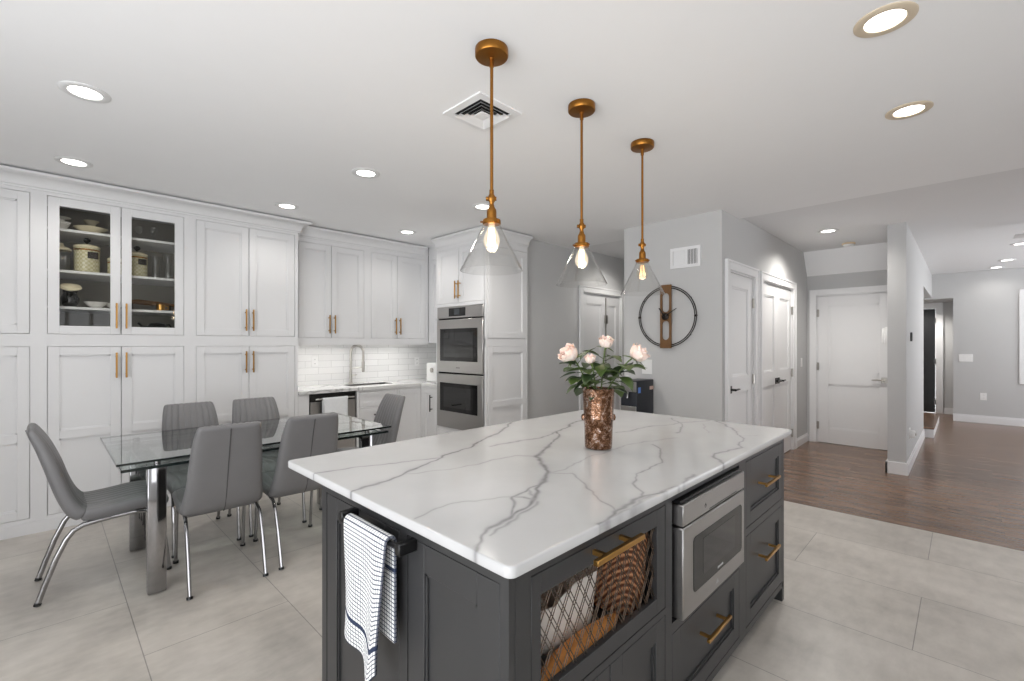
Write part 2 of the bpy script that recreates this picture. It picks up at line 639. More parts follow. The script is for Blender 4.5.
def shaker(mb, F, u0, u1, v0, v1, w=0.02, fr=0.062, mid=None, depth=0.014, fr_v=None):
    """framed panel door in one mesh: stiles, rails, stepped recessed panel(s)"""
    fv = fr_v or fr
    mb.fb(F, u0, u0 + fr, v0, v1, 0, w, 0.0012)
    mb.fb(F, u1 - fr, u1, v0, v1, 0, w, 0.0012)
    rails = [(v0, v0 + fv), (v1 - fv, v1)] + ([(mid - fv / 2, mid + fv / 2)] if mid else [])
    rails.sort()
    for a, b in rails: mb.fb(F, u0 + fr, u1 - fr, a, b, 0, w, 0.0008)
    for (a, b), (c, d) in zip(rails[:-1], rails[1:]):
        mb.fb(F, u0 + fr, u1 - fr, b, c, 0, w - depth)
        s = 0.009          # inner step moulding
        for q in ((u0 + fr, u0 + fr + s, b, c), (u1 - fr - s, u1 - fr, b, c), (u0 + fr, u1 - fr, b, b + s), (u0 + fr, u1 - fr, c - s, c)):
            mb.fb(F, *q, 0, w - depth * 0.45)
    return mb


def bar_pull(F, u, v, length, vertical, parent, mat, off=0.02, out=0.035, th=0.006, name='handle', posts=0.7):
    mb = MB()
    h = length / 2
    if vertical:
        mb.fb(F, u - th, u + th, v - h, v + h, off + out - th, off + out + th, 0.0015)
        for s in (-1, 1): mb.fb(F, u - th * .8, u + th * .8, v + s * h * posts - th * .8, v + s * h * posts + th * .8, off, off + out)
    else:
        mb.fb(F, u - h, u + h, v - th, v + th, off + out - th, off + out + th, 0.0015)
        for s in (-1, 1): mb.fb(F, u + s * h * posts - th * .8, u + s * h * posts + th * .8, v - th * .8, v + th * .8, off, off + out)
    return mb.build(name, mat, parent)


def crown(path, z0, z1, out, flip=1):
    """cove crown moulding swept along an axis-aligned XY path; outward is to the right of travel times flip"""
    prof = []
    hh = z1 - z0
    for t, o_ in ((0, 0.0), (0, 0.012), (0.12, 0.014), (0.16, 0.022)):
        prof.append((o_, z0 + t * hh))
    for k in range(7):
        a = k / 6 * PI / 2
        prof.append((0.022 + (out - 0.034) * (1 - math.cos(a)), z0 + hh * (0.16 + 0.62 * math.sin(a))))
    prof += [(out - 0.004, z0 + hh * 0.82), (out, z0 + hh * 0.86), (out, z1), (-0.02, z1), (-0.02, z0)]
    n = len(path)
    P = [Vector((p[0], p[1], 0)) for p in path]
    rings = []
    for i in range(n):
        ns = []
        for a, b in ((i - 1, i), (i, i + 1)):
            if a >= 0 and b < n:
                d = (P[b] - P[a]).normalized()
                ns.append(Vector((d.y, -d.x, 0)) * flip)
        m = ns[0] if len(ns) == 1 else (ns[0] + ns[1])
        rings.append([(P[i].x + m.x * o_, P[i].y + m.y * o_, z) for o_, z in prof])
    return MB().ring_loft(rings)


# ================================================================ ROOM SHELL
struct('floor', MB().box(-1.8, 4.54, -3.0, 5.5, -0.1, 0.0), M['tile'])
struct('floor_wood', MB().box(4.54, 12.6, -3.0, 5.5, -0.1, 0.0), M['planks'])
XE = 4.83
struct('ceiling', MB().box(-1.8, XE, -3.0, 5.5, H, H + 0.12), M['ceiling'])
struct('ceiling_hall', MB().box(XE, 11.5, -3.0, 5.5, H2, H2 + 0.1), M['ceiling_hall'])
struct('wall_north', MB().box(-1.8, 4.0, 5.40, 5.5, 0, H), M['wall'])


def window_wall(name, F_axis, p, a0, a1, op, top, th=0.12):
    mb = MB()
    o0, o1, z0, z1 = op
    def bx(u0, u1, v0, v1):
        if F_axis == 'X': mb.box(p - th, p, u0, u1, v0, v1)
        else: mb.box(u0, u1, p - th, p, v0, v1)
    bx(a0, o0, 0, top); bx(o1, a1, 0, top); bx(o0, o1, z1, top)
    if z0 > 0.01: bx(o0, o1, 0, z0)
    return struct(name, mb, M['wall'])


def window_frame(name, F_axis, p, op, nm):
    mb = MB()
    o0, o1, z0, z1 = op
    def bx(u0, u1, v0, v1):
        if F_axis == 'X': mb.box(p - 0.09, p - 0.03, u0, u1, v0, v1)
        else: mb.box(u0, u1, p - 0.09, p - 0.03, v0, v1)
    bx(o0, o1, z1 - 0.06, z1); bx(o0, o1, z0, z0 + 0.06)
    for k in range(nm + 1):
        u = o0 + (o1 - o0) * k / nm
        bx(max(o0, u - 0.035), min(o1, u + 0.035), z0, z1)
    return struct(name, mb, M['trim'])


window_wall('wall_west', 'X', -1.8, -3.0, 5.5, WEST[1:], H)
window_frame('unseen_window_1', 'X', -1.8, WEST[1:], 5)
window_wall('wall_south', 'Y', -3.0, -1.8, 4.6, SOUTH[1:], H)
window_frame('unseen_window_2', 'Y', -3.0, SOUTH[1:], 4)
window_wall('wall_southeast', 'Y', -3.0, 4.6, 11.5, SOUTH2[1:], H2)
window_frame('unseen_window_3', 'Y', -3.0, SOUTH2[1:], 4)

# grey wall behind the oven cabinet with the hall double door
mb = MB()
mb.box(3.93, 4.03, 3.76, 5.40, 0, H)
mb.box(3.93, 5.06, 3.66, 3.76, 0, H)
mb.box(6.02, 7.70, 3.66, 3.76, 0, H2)
mb.box(7.60, 7.70, 2.62, 3.66, 0, H2)
mb.box(5.06, 6.02, 3.66, 3.76, 2.07, H2)
mb.box(4.83, 5.06, 3.66, 3.76, H, H2)
struct('wall_oven', mb, M['wall'])
# closet block: clock wall, wall with the panel doors, back
CX, CY = 4.38, 1.60
EX = 7.58
mb = MB()
mb.box(CX, CX + 0.1, CY, 2.62, 0, H)
d1, d2 = (4.535, 5.275), (5.535, 6.80)
TOP = 2.075
mb.box(CX + 0.1, d1[0], CY, CY + 0.1, 0, H)
mb.box(d1[1], d2[0], CY, CY + 0.1, 0, TOP)
mb.box(d1[0], EX, CY, CY + 0.1, TOP, H)
mb.box(d2[1], EX, CY, CY + 0.1, 0, TOP)
mb.box(XE, EX, CY, CY + 0.1, H, H2)
mb.box(CX + 0.1, EX, 2.52, 2.62, 0, H)
mb.box(XE, EX, 2.52, 2.62, H, H2)
mb.box(EX - 0.02, EX + 0.08, CY + 0.1, 2.62, 0, H2)
struct('wall_closet', mb, M['wall'])
# entry wall with the single white door
mb = MB()
mb.box(EX, EX + 0.1, 0.60, 0.66, 0, H2)
mb.box(EX, EX + 0.1, 0.66, 1.485, 2.045, H2)
mb.box(EX, EX + 0.1, 1.485, 1.60, 0, H2)
struct('wall_entry', mb, M['wall'])
mb = MB()
rings = [[(7.37, y, H2), (7.58, y, 2.325), (7.58, y, H2)] for y in (0.61, 1.60)]
mb.ring_loft(rings)
struct('ceiling_slope', mb, M['ceiling'])
# partition with the opening behind it
PX0, PX1, PY0, PY1 = 6.30, 9.05, 0.440, 0.594
mb = MB()
mb.box(PX0, PX1, PY0, PY1, 0, H2)
mb.box(PX1, 11.4, PY0, PY1, 2.22, H2)
struct('wall_partition', mb, M['wall'])
# far wall with the recess of the black door
FX = 11.4
mb = MB()
mb.box(FX, FX + 0.1, -3.0, 0.16, 0, H2)
mb.box(FX, FX + 0.1, 0.16, 1.6, 2.19, H2)
mb.box(FX + 0.1, 12.4, 0.06, 0.16, 0, 2.19)
mb.box(12.4, 12.5, 0.06, 0.415, 0, 2.3)
mb.box(12.4, 12.5, 0.415, 1.6, 2.085, 2.3)
mb.box(FX + 0.1, 12.5, 0.06, 1.6, 2.19, 2.3)
mb.box(7.68, 12.5, 1.6, 1.7, 0, H2)
struct('wall_far', mb, M['wall'])


def baseboard(name, F, u0, u1, h=0.125, t=0.016):
    mb = MB()
    mb.fb(F, u0, u1, 0, h - 0.025, 0, t)
    mb.fb(F, u0, u1, h - 0.025, h, 0, t * 0.6)
    return mb


struct('baseboard_closet', baseboard('b', ('Y', CY), 6.90, EX - 0.0, 0.115), M['trim'])
mb = baseboard('b', ('Y', PY0), PX0 - 0.015, PX1, 0.125)
mb.box(PX0 - 0.016, PX0, PY0 - 0.016, PY1 + 0.016, 0, 0.125)
mb.box(PX0 - 0.016, EX - 0.02, PY1, PY1 + 0.016, 0, 0.115)
struct('baseboard_partition', mb, M['trim'])
struct('baseboard_far', baseboard('b', ('X', FX), -3.0, 0.16, 0.13), M['trim'])
struct('baseboard_recess', baseboard('b', ('X', 12.4), 0.16, 0.31, 0.12), M['trim'])
struct('baseboard_clock', baseboard('b', ('X', CX), CY, 2.62, 0.125), M['trim'])
struct('baseboard_oven', baseboard('b', ('Y', 3.66), 3.94, 4.96, 0.125), M['trim'])


# ---------------------------------------------------------------- doors of the rooms
def casing(mb, F, u0, u1, top, w=0.09, t=0.022):
    mb.fb(F, u0 - w, u0, 0, top + w, 0, t, 0.003)
    mb.fb(F, u1, u1 + w, 0, top + w, 0, t, 0.003)
    mb.fb(F, u0, u1, top, top + w, 0, t, 0.003)
    # raised outer back-band
    for q in ((u0 - w, u0 - w + 0.018, 0, top + w), (u1 + w - 0.018, u1 + w, 0, top + w), (u0 - w + 0.018, u1 + w - 0.018, top + w - 0.018, top + w)):
        mb.fb(F, *q, t, t + 0.008)
    # jamb lining
    mb.fb(F, u0 - 0.004, u0 + 0.012, 0, top, -0.09, 0.0)
    mb.fb(F, u1 - 0.012, u1 + 0.004, 0, top, -0.09, 0.0)
    mb.fb(F, u0, u1, top - 0.012, top + 0.004, -0.09, 0.0)
    return mb


def leaf_mesh(F, u0, u1, top, split=0.47, stile=0.125, w0=-0.055, w1=-0.012, bottom=0.008):
    mb = MB()
    v0 = bottom
    rz = (v0, v0 + 0.20), (v0 + (top - v0) * split - 0.08, v0 + (top - v0) * split + 0.08), (top - 0.13, top)
    mb.fb(F, u0, u0 + stile, v0, top, w0, w1, 0.0015)
    mb.fb(F, u1 - stile, u1, v0, top, w0, w1, 0.0015)
    for a, b in rz: mb.fb(F, u0 + stile, u1 - stile, a, b, w0, w1)
    for (a, b), (c, d) in zip(rz[:-1], rz[1:]):
        mb.fb(F, u0 + stile, u1 - stile, b, c, w0, w1 - 0.014)
        s = 0.016
        for q in ((u0 + stile, u0 + stile + s, b, c), (u1 - stile - s, u1 - stile, b, c), (u0 + stile, u1 - stile, b, b + s), (u0 + stile, u1 - stile, c - s, c)):
            mb.fb(F, *q, w0, w1 - 0.007)
    return mb


def lever(F, u, v, direction, parent, mat, w=-0.012, name='door_handle'):
    mb = MB()
    mb.fb(F, u - 0.032, u + 0.032, v - 0.036, v + 0.036, w, w + 0.01, 0.002)
    mb.tube([fpt(F, u, v, w), fpt(F, u, v, w + 0.055)], 0.011, 10)
    mb.tube([fpt(F, u - direction * 0.01, v, w + 0.055), fpt(F, u + direction * 0.06, v + 0.004, w + 0.058), fpt(F, u + direction * 0.125, v, w + 0.05)], [0.011, 0.009, 0.006], 10)
    return mb.build(name, mat, parent)


def hinge(F, u, v, parent, mat, w=-0.008):
    mb = MB()
    mb.fb(F, u - 0.016, u + 0.016, v - 0.05, v + 0.05, w, w + 0.008)
    mb.tube([fpt(F, u, v - 0.052, w + 0.012), fpt(F, u, v + 0.052, w + 0.012)], 0.007, 8)
    return mb.build('hinge', mat, parent)


FD = ('Y', CY)
r = struct_root('door_1', (4.9, CY, 0))
casing(MB(), FD, d1[0], d1[1], TOP).build('door_casing', M['trim'], r)
lf = leaf_mesh(FD, d1[0] + 0.014, d1[1] - 0.014, TOP - 0.016).build('door_leaf', M['door'], r)
lever(FD, d1[0] + 0.08, 0.93, 1, lf, M['gunmetal'])
for z in (1.80, 1.0, 0.22): hinge(FD, d1[1] - 0.012, z, r, M['nickel'])
r = struct_root('door_2', (6.16, CY, 0))
casing(MB(), FD, d2[0], d2[1], TOP).build('door_casing', M['trim'], r)
mid = (d2[0] + d2[1]) / 2
for a, b, hu, dr, hg in ((d2[0] + 0.014, mid - 0.002, mid - 0.05, -1, d2[0] + 0.012), (mid + 0.002, d2[1] - 0.014, mid + 0.05, 1, d2[1] - 0.012)):
    lf = leaf_mesh(FD, a, b, TOP - 0.016, stile=0.11).build('door_leaf', M['door'], r)
    lever(FD, hu, 0.93, dr, lf, M['gunmetal'])
    for z in (1.80, 1.0, 0.22): hinge(FD, hg, z, r, M['nickel'])
FE = ('X', EX)
r = struct_root('door_3', (EX, 1.08, 0))
casing(MB(), FE, 0.66, 1.485, 2.045, 0.08).build('door_casing', M['trim'], r)
lf = leaf_mesh(FE, 0.674, 1.471, 2.03, split=0.44, bottom=0.005).build('door_leaf', M['door'], r)
lever(FE, 0.745, 0.90, 1, lf, M['nickel'])
for z in (1.80, 1.06, 0.24): hinge(FE, 1.473, z, r, M['nickel'])
FH = ('Y', 3.66)
r = struct_root('door_4', (5.54, 3.66, 0))
casing(MB(), FH, 5.06, 6.02, 2.07, 0.085).build('door_casing', M['trim'], r)
for a, b in ((5.074, 5.622), (5.626, 6.006)):
    leaf_mesh(FH, a, b, 2.055, stile=0.10).build('door_leaf', M['door'], r)
mb = MB()
mb.fb(FH, 5.60, 5.66, 1.66, 1.78, -0.012, 0.012, 0.003)
mb.fb(FH, 5.618, 5.634, 1.10, 2.03, -0.012, 0.0)
mb.build('door_latch', M['nickel'], r)
FB = ('X', 12.4)
r = struct_root('door_5', (12.4, 0.85, 0))
casing(MB(), FB, 0.415, 1.32, 2.085, 0.10).build('door_casing', M['trim'], r)
lf = leaf_mesh(FB, 0.43, 1.306, 2.07, stile=0.12).build('door_leaf', M['black_door'], r)
for z in (1.83, 1.02, 0.22): hinge(FB, 0.43, z, r, M['chrome'])
mb = MB()
for z in (0.45, 0.62, 0.80, 0.98): mb.lathe([(0.0, -0.03), (0.02, -0.028), (0.024, -0.014), (0.012, 0.0)], (12.4 + 0.012, 0.62, z), 12, 'x')
mb.build('door_knob', M['chrome'], lf)
# casing of the window at the edge of the far wall
mb = MB()
mb.fb(('X', FX), -1.9, -0.635, 0.70, 2.28, 0, 0.02, 0.004)
mb.fb(('X', FX), -1.8, -0.74, 0.80, 2.18, 0.02, 0.03)
struct('window_4', mb, M['trim'])
# first stair beyond the partition
mb = MB()
mb.box(9.08, 11.0, 0.33, 1.5, 0, 0.125)
st = struct('trim_1', mb, M['trim'])
mb = MB(); mb.box(9.06, 11.0, 0.325, 1.5, 0.125, 0.15, 0.004)
struct('tread', mb, M['planks'], st)

# ================================================================ TALL CABINETS ON THE NORTH WALL
TF = ('Y', 4.82)     # back of the doors; fronts at 4.80
BT = 2.475


def cabinet_body(F, u0, u1, v0, v1, depth, openings, base=0.0):
    """carcass with face frame around openings (u0,u1,v0,v1)"""
    mb = MB()
    t = 0.018
    mb.fb(F, u0, u0 + t, v0, v1, -depth, 0); mb.fb(F, u1 - t, u1, v0, v1, -depth, 0)
    mb.fb(F, u0 + t, u1 - t, v0, v0 + t, -depth, 0); mb.fb(F, u0 + t, u1 - t, v1 - t, v1, -depth, 0)
    mb.fb(F, u0 + t, u1 - t, v0 + t, v1 - t, -depth, -depth + t)
    us = sorted({o[0] for o in openings} | {o[1] for o in openings})
    # face frame: cover everything but the openings, column by column
    lo, hi = min(o[0] for o in openings), max(o[1] for o in openings)
    mb.fb(F, u0, lo, v0, v1, 0, 0.02); mb.fb(F, hi, u1, v0, v1, 0, 0.02)
    cols = sorted({(o[0], o[1]) for o in openings})
    prev = None
    for (a, b) in cols:
        if prev is not None and a > prev: mb.fb(F, prev, a, v0, v1, 0, 0.02)
        prev = b
        ops = sorted((o[2], o[3]) for o in openings if (o[0], o[1]) == (a, b))
        z = v0
        for c, d in ops:
            if c > z: mb.fb(F, a, b, z, c, 0, 0.02)
            mb.fb(F, a, b, c - 0.009, c + 0.0, -0.02, 0)
            z = d
        if v1 > z: mb.fb(F, a, b, z, v1, 0, 0.02)
    if base:
        mb.fb(F, u0, u1, 0.0, base, 0.02, 0.026)
    return mb


G = 0.0028


def tall_unit(u0, u1, a, m, b, label, glass=False):
    r = thing('pantry_cabinet', label, 'cabinet', ((u0 + u1) / 2, 5.1, 0), 'tall cabinets along the wall')
    lo, up = (0.112, 1.352), (1.443, 2.463)
    mb = cabinet_body(TF, u0, u1, 0, H - 0.002, 0.57, [(a, b, *lo), (a, b, *up)], 0.085)
    mb.build('cabinet_body', M['cab'], r)
    for (p, q, hs) in ((a, m, -1), (m, b, 1)):
        d = shaker(MB(), TF, p + G, q - G / 2 if hs < 0 else q - G, lo[0] + G, lo[1] - G, mid=0.695).build('door', M['cab'], r)
        bar_pull(TF, m + hs * 0.030, 1.203, 0.20, True, d, M['brass'])
        if not glass:
            d = shaker(MB(), TF, p + G, q - G, up[0] + G, up[1] - G).build('door', M['cab'], r)
        else:
            mb = MB(); fr = 0.062
            p_, q_, c, e = p + G, q - G, up[0] + G, up[1] - G
            mb.fb(TF, p_, p_ + fr, c, e, 0, 0.02, 0.0012); mb.fb(TF, q_ - fr, q_, c, e, 0, 0.02, 0.0012)
            mb.fb(TF, p_ + fr, q_ - fr, c, c + fr, 0, 0.02); mb.fb(TF, p_ + fr, q_ - fr, e - fr, e, 0, 0.02)
            d = mb.build('door', M['cab'], r)
            MB().fb(TF, p_ + fr, q_ - fr, c + fr, e - fr, 0.006, 0.010).build('glass_pane', M['pane'], d)['label'] = 'clear glass pane'
        bar_pull(TF, m + hs * 0.030, 1.593, 0.20, True, d, M['brass'])
    return r


tall_unit(-1.20, -0.03, -1.10, -0.59, -0.078, 'tall pale grey cabinet cut off at the photo edge, beyond the display cabinet')
DISP = tall_unit(-0.03, 0.882, 0.008, 0.424, 0.839, 'tall pale grey cabinet with two glass-front doors showing dishes above', True)
tall_unit(0.882, 1.79, 0.925, 1.344, 1.759, 'tall pale grey cabinet with four solid doors between glass doors and sink counter')
SHELF = (1.655, 1.932, 2.245)
for z in SHELF:
    MB().box(-0.005, 0.857, 4.86, 5.36, z - 0.02, z, 0.002).build('shelf', M['cab'], DISP)
# lining of the glass cabinet (grey-brown back)
MB().box(-0.008, 0.860, 5.355, 5.365, 1.40, 2.50).build('back_panel', plain('grey_back_panel', rgb(150, 146, 138), 0.6), DISP)

# crown mouldings
struct('trim_2', crown([(-1.2, 4.80), (1.79, 4.80), (1.79, 4.95)], 2.487, H - 0.014, 0.10), M['cab'])
struct('trim_3', crown([(1.79, 4.95), (3.40, 4.95)], 2.487, H - 0.014, 0.10), M['cab'])

# ================================================================ UPPER CABINETS OVER THE SINK
UF = ('Y', 4.97)
UB = 1.385


def upper_unit(u0, u1, a, m, b, label):
    r = thing('wall_cabinet', label, 'cabinet', ((u0 + u1) / 2, 5.2, UB), 'wall cabinets over the sink counter')
    cabinet_body(UF, u0, u1, UB, H - 0.002, 0.43, [(a, b, 1.437, 2.447)]).build('cabinet_body', M['cab'], r)
    MB().fb(UF, u0, u1, UB - 0.024, UB, 0.0, 0.02).build('light_rail', M['cab'], r)
    for p, q, hs in ((a, m, -1), (m, b, 1)):
        d = shaker(MB(), UF, p + G, q - G, 1.437 + G, 2.447 - G).build('door', M['cab'], r)
        bar_pull(UF, m + hs * 0.030, 1.585, 0.20, True, d, M['brass'])
    return r


upper_unit(1.79, 2.628, 1.85, 2.200, 2.585, 'pale grey double-door wall cabinet over the dishwasher, next to the tall cabinets')
upper_unit(2.628, 3.475, 2.672, 3.02, 3.43, 'pale grey double-door wall cabinet in the corner beside the ovens')
# the narrow corner cabinet on the oven wall
CFx = ('X', 3.50)
r = thing('wall_cabinet', 'narrow pale grey cabinet side between the corner cabinet and the ovens', 'cabinet', (3.7, 4.73, UB))
cabinet_body(CFx, 4.475, 4.945, UB, H - 0.002, 0.40, [(4.52, 4.92, 1.437, 2.447)]).build('cabinet_body', M['cab'], r)
d = shaker(MB(), CFx, 4.52 + G, 4.92 - G, 1.437 + G, 2.447 - G).build('door', M['cab'], r)

# under-cabinet light bars
for (x0, x1, lb) in ((1.88, 2.56, 'slim light bar under the wall cabinet nearer the tall cabinets'), (2.70, 3.42, 'slim light bar under the corner wall cabinet')):
    r = thing('light_bar', lb, 'light', ((x0 + x1) / 2, 5.12, UB))
    MB().box(x0, x1, 5.10, 5.14, UB - 0.014, UB, 0.002).build('housing', M['ring_white'], r)
    MB().box(x0 + 0.01, x1 - 0.01, 5.105, 5.135, UB - 0.017, UB - 0.014).build('diffuser', M['strip'], r)
    l = lamp('bar_lamp', 'AREA', r, ((x0 + x1) / 2, 5.12, UB - 0.02), 1.3, (1, 0.98, 0.95), shape='RECTANGLE', size=x1 - x0, size_y=0.03)

# backsplash
mb = MB()
mb.box(1.79, 3.92, 5.385, 5.40, 0.885, 1.40)
mb.box(3.915, 3.93, 4.475, 5.385, 0.885, 1.40)
struct('wall_backsplash', mb, M['subway'])

# ================================================================ BASE RUN
BF = ('Y', 4.82)
BTOP = 0.852
r = thing('base_cabinet', 'narrow pale grey filler panel between tall cabinet and dishwasher', 'cabinet', (1.85, 5.1, 0))
mb = MB(); mb.fb(BF, 1.792, 1.90, 0.0, BTOP, -0.56, 0.02); mb.build('panel', M['cab'], r)
# dishwasher
r = thing('dishwasher', 'stainless dishwasher under the counter beside the sink', 'dishwasher', (2.16, 5.1, 0))
MB().fb(BF, 1.905, 2.415, 0.10, BTOP - 0.003, -0.55, -0.005).build('tub_body', M['void'], r)
MB().fb(BF, 1.915, 2.405, 0.12, 0.765, -0.005, 0.018, 0.003).build('door', M['steel'], r)
MB().fb(BF, 1.915, 2.405, 0.772, 0.84, -0.005, 0.018, 0.003).build('control_panel', M['gunmetal'], r)
MB().fb(BF, 1.91, 2.41, 0.0, 0.10, -0.50, -0.05).build('toe_kick', M['void'], r)
mb = MB()
mb.tube([(1.95, 4.755, 0.795), (2.37, 4.755, 0.795)], 0.009, 10)
for x in (1.99, 2.33): mb.tube([(x, 4.802, 0.795), (x, 4.755, 0.795)], 0.007, 8)
mb.build('handle', M['steel'], r)


def hanging_towel(name, label, cat, fn_w, L_front, L_back, bar_p, bar_r, along, mat, u0, u1, rows=60, cols=22, solid=0.006, wav=0.006, tip=None):
    """cloth draped over a bar. along 'X' or 'Y'; front hangs on the room side (-Y / -X)"""
    total = L_front + PI * bar_r + L_back

    def fn(a, b):
        s = a * total
        if s < L_front:
            w, z = bar_r, -(L_front - s)
            k = (L_front - s) / L_front
        elif s < L_front + PI * bar_r:
            t = (s - L_front) / bar_r
            w, z, k = bar_r * math.cos(t), bar_r * math.sin(t), 0
        else:
            w, z = -bar_r, -(s - L_front - PI * bar_r)
            k = 0
        u = u0 + (u1 - u0) * b
        c = (u0 + u1) / 2
        if s < L_front:
            u = c + (u - c) * (1 - fn_w * k)
            w += wav * k * math.sin(b * 9 + 1.2 * math.sin(k * 3)) + 0.010 * k
            if tip: z += tip(b) * k
        if along == 'X': return (u, bar_p[1] - w, bar_p[2] + z)
        return (bar_p[0] - w, u, bar_p[2] + z)
    mb = MB().grid(fn, rows, cols, lambda a, b: (b * (u1 - u0), a * total))
    o = mb.build(name, mat, None, 60, solid=solid)
    return tag(o, label, cat)


hanging_towel('dish_towel', 'pale towel hanging on the dishwasher handle', 'towel', 0.05, 0.21, 0.16, (0, 4.755, 0.795), 0.013, 'X', M['towel_pale'], 2.02, 2.29, 30, 14)
# sink cabinet: drawer stack + double panel
r = thing('base_cabinet', 'pale grey drawer and door cabinet under the sink, beside the dishwasher', 'cabinet', (2.85, 5.1, 0))
mb = cabinet_body(BF, 2.42, 3.30, 0.0, BTOP, 0.56, [(2.45, 2.93, 0.11, 0.305), (2.45, 2.93, 0.32, 0.645), (2.45, 2.93, 0.66, 0.83), (2.955, 3.262, 0.11, 0.83)])
mb.build('cabinet_body', M['cab'], r)
for a, b in ((0.11, 0.305), (0.32, 0.645), (0.66, 0.83)):
    d = shaker(MB(), BF, 2.45 + G, 2.93 - G, a + G, b - G, fr=0.05, fr_v=0.045).build('drawer', M['cab'], r)
    if b < 0.7: bar_pull(BF, 2.69, b - 0.075 if b > 0.5 else (a + b) / 2, 0.16, False, d, M['gunmetal'])
d = shaker(MB(), BF, 2.955 + G, 3.262 - G, 0.11 + G, 0.83 - G, fr=0.055).build('door', M['cab'], r)
# return cabinet next to the ovens
RF = ('X', 3.28)
r = thing('base_cabinet', 'narrow pale grey cabinet with dark handle next to the ovens', 'cabinet', (3.5, 4.65, 0))
cabinet_body(RF, 4.475, 4.795, 0.0, BTOP, 0.60, [(4.50, 4.745, 0.11, 0.83)]).build('cabinet_body', M['cab'], r)
d = shaker(MB(), RF, 4.50 + G, 4.745 - G, 0.11 + G, 0.83 - G, fr=0.045).build('door', M['cab'], r)
bar_pull(RF, 4.56, 0.66, 0.20, True, d, M['gunmetal'])
# worktop with sink hole
SKX, SKY = (2.44, 3.02), (4.98, 5.26)
mb = MB()
z0, z1 = BTOP + 0.001, 0.89
mb.box(1.792, SKX[0], 4.78, 5.384, z0, z1, 0.003); mb.box(SKX[1], 3.913, 4.78, 5.384, z0, z1, 0.003)
mb.box(SKX[0] - 0.001, SKX[1] + 0.001, 4.78, SKY[0], z0, z1, 0.003); mb.box(SKX[0] - 0.001, SKX[1] + 0.001, SKY[1], 5.384, z0, z1, 0.003)
mb.box(3.25, 3.913, 4.474, 4.782, z0, z1, 0.003)
tag(mb.build('worktop', M['quartz'], None), 'white quartz worktop of the sink counter under the tiled wall', 'worktop')
r = thing('kitchen_sink', 'undermount steel sink set into the white counter', 'sink', (2.73, 5.12, 0.70))
mb = MB(); t = 0.004
mb.box(SKX[0] + .001, SKX[1] - .001, SKY[0] + .001, SKY[1] - .001, 0.70, 0.705)
for q in ((SKX[0] + .001, SKX[0] + .006, SKY[0] + .001, SKY[1] - .001), (SKX[1] - .006, SKX[1] - .001, SKY[0] + .001, SKY[1] - .001),
          (SKX[0] + .001, SKX[1] - .001, SKY[0] + .001, SKY[0] + .006), (SKX[0] + .001, SKX[1] - .001, SKY[1] - .006, SKY[1] - .001)):
    mb.box(*q, 0.70, 0.885)
mb.build('basin', M['sink'], r)
MB().lathe([(0.035, 0.0), (0.035, 0.004), (0.02, 0.004), (0.018, 0.001)], (2.73, 5.12, 0.705), 20).build('drain', M['chrome'], r)
# spring faucet
fx, fy = 2.60, 5.31
r = thing('faucet', 'tall brushed spring-neck faucet rising behind the sink', 'faucet', (fx, fy, 0.89))
MB().lathe([(0.028, 0.0), (0.028, 0.008), (0.018, 0.016), (0.016, 0.16), (0.012, 0.17)], (fx, fy, 0.89), 20).build('base', M['nickel'], r)
pts = [(fx, fy, 1.05)] + [(fx, fy, 1.05 + 0.22 * k / 6) for k in range(1, 7)]
for k in range(1, 13):
    a = PI * k / 12
    pts.append((fx + 0.055 * (1 - math.cos(a)), fy - 0.10 * (1 - math.cos(a)) * 0.5, 1.27 + 0.085 * math.sin(a)))
x1, y1 = pts[-1][0], pts[-1][1]
pts += [(x1, y1, 1.27 - 0.10 * k / 3) for k in range(1, 4)]
MB().tube(pts, 0.0135, 12).build('neck', M['nickel'], r)
coil = []
for i in range(len(pts) - 1):
    for s in range(8):
        t = s / 8
        p = Vector(pts[i]).lerp(Vector(pts[i + 1]), t)
        coil.append(p)
hel = []
for i, p in enumerate(coil):
    a = i * 2 * PI / 4
    d_ = (coil[min(i + 1, len(coil) - 1)] - coil[max(i - 1, 0)]).normalized()
    e1 = d_.orthogonal().normalized() if abs(d_.y) > 0.99 else d_.cross(Vector((0, 1, 0))).normalized()
    e2 = d_.cross(e1)
    hel.append(p + (e1 * math.cos(a) + e2 * math.sin(a)) * 0.0165)
MB().tube(hel, 0.0030, 6).build('spring', M['nickel'], r)
MB().lathe([(0.012, 0.0), (0.019, -0.02), (0.019, -0.13), (0.014, -0.14)], (x1, y1, 1.17), 16).build('spray_head', M['nickel'], r)
MB().tube([(fx, fy, 1.07), (x1, y1, 1.09)], 0.006, 8).build('support_arm', M['nickel'], r)
mb = MB()
mb.tube([(fx + 0.016, fy, 0.98), (fx + 0.075, fy - 0.01, 0.995)], [0.007, 0.005], 8)
mb.build('lever', M['nickel'], r)


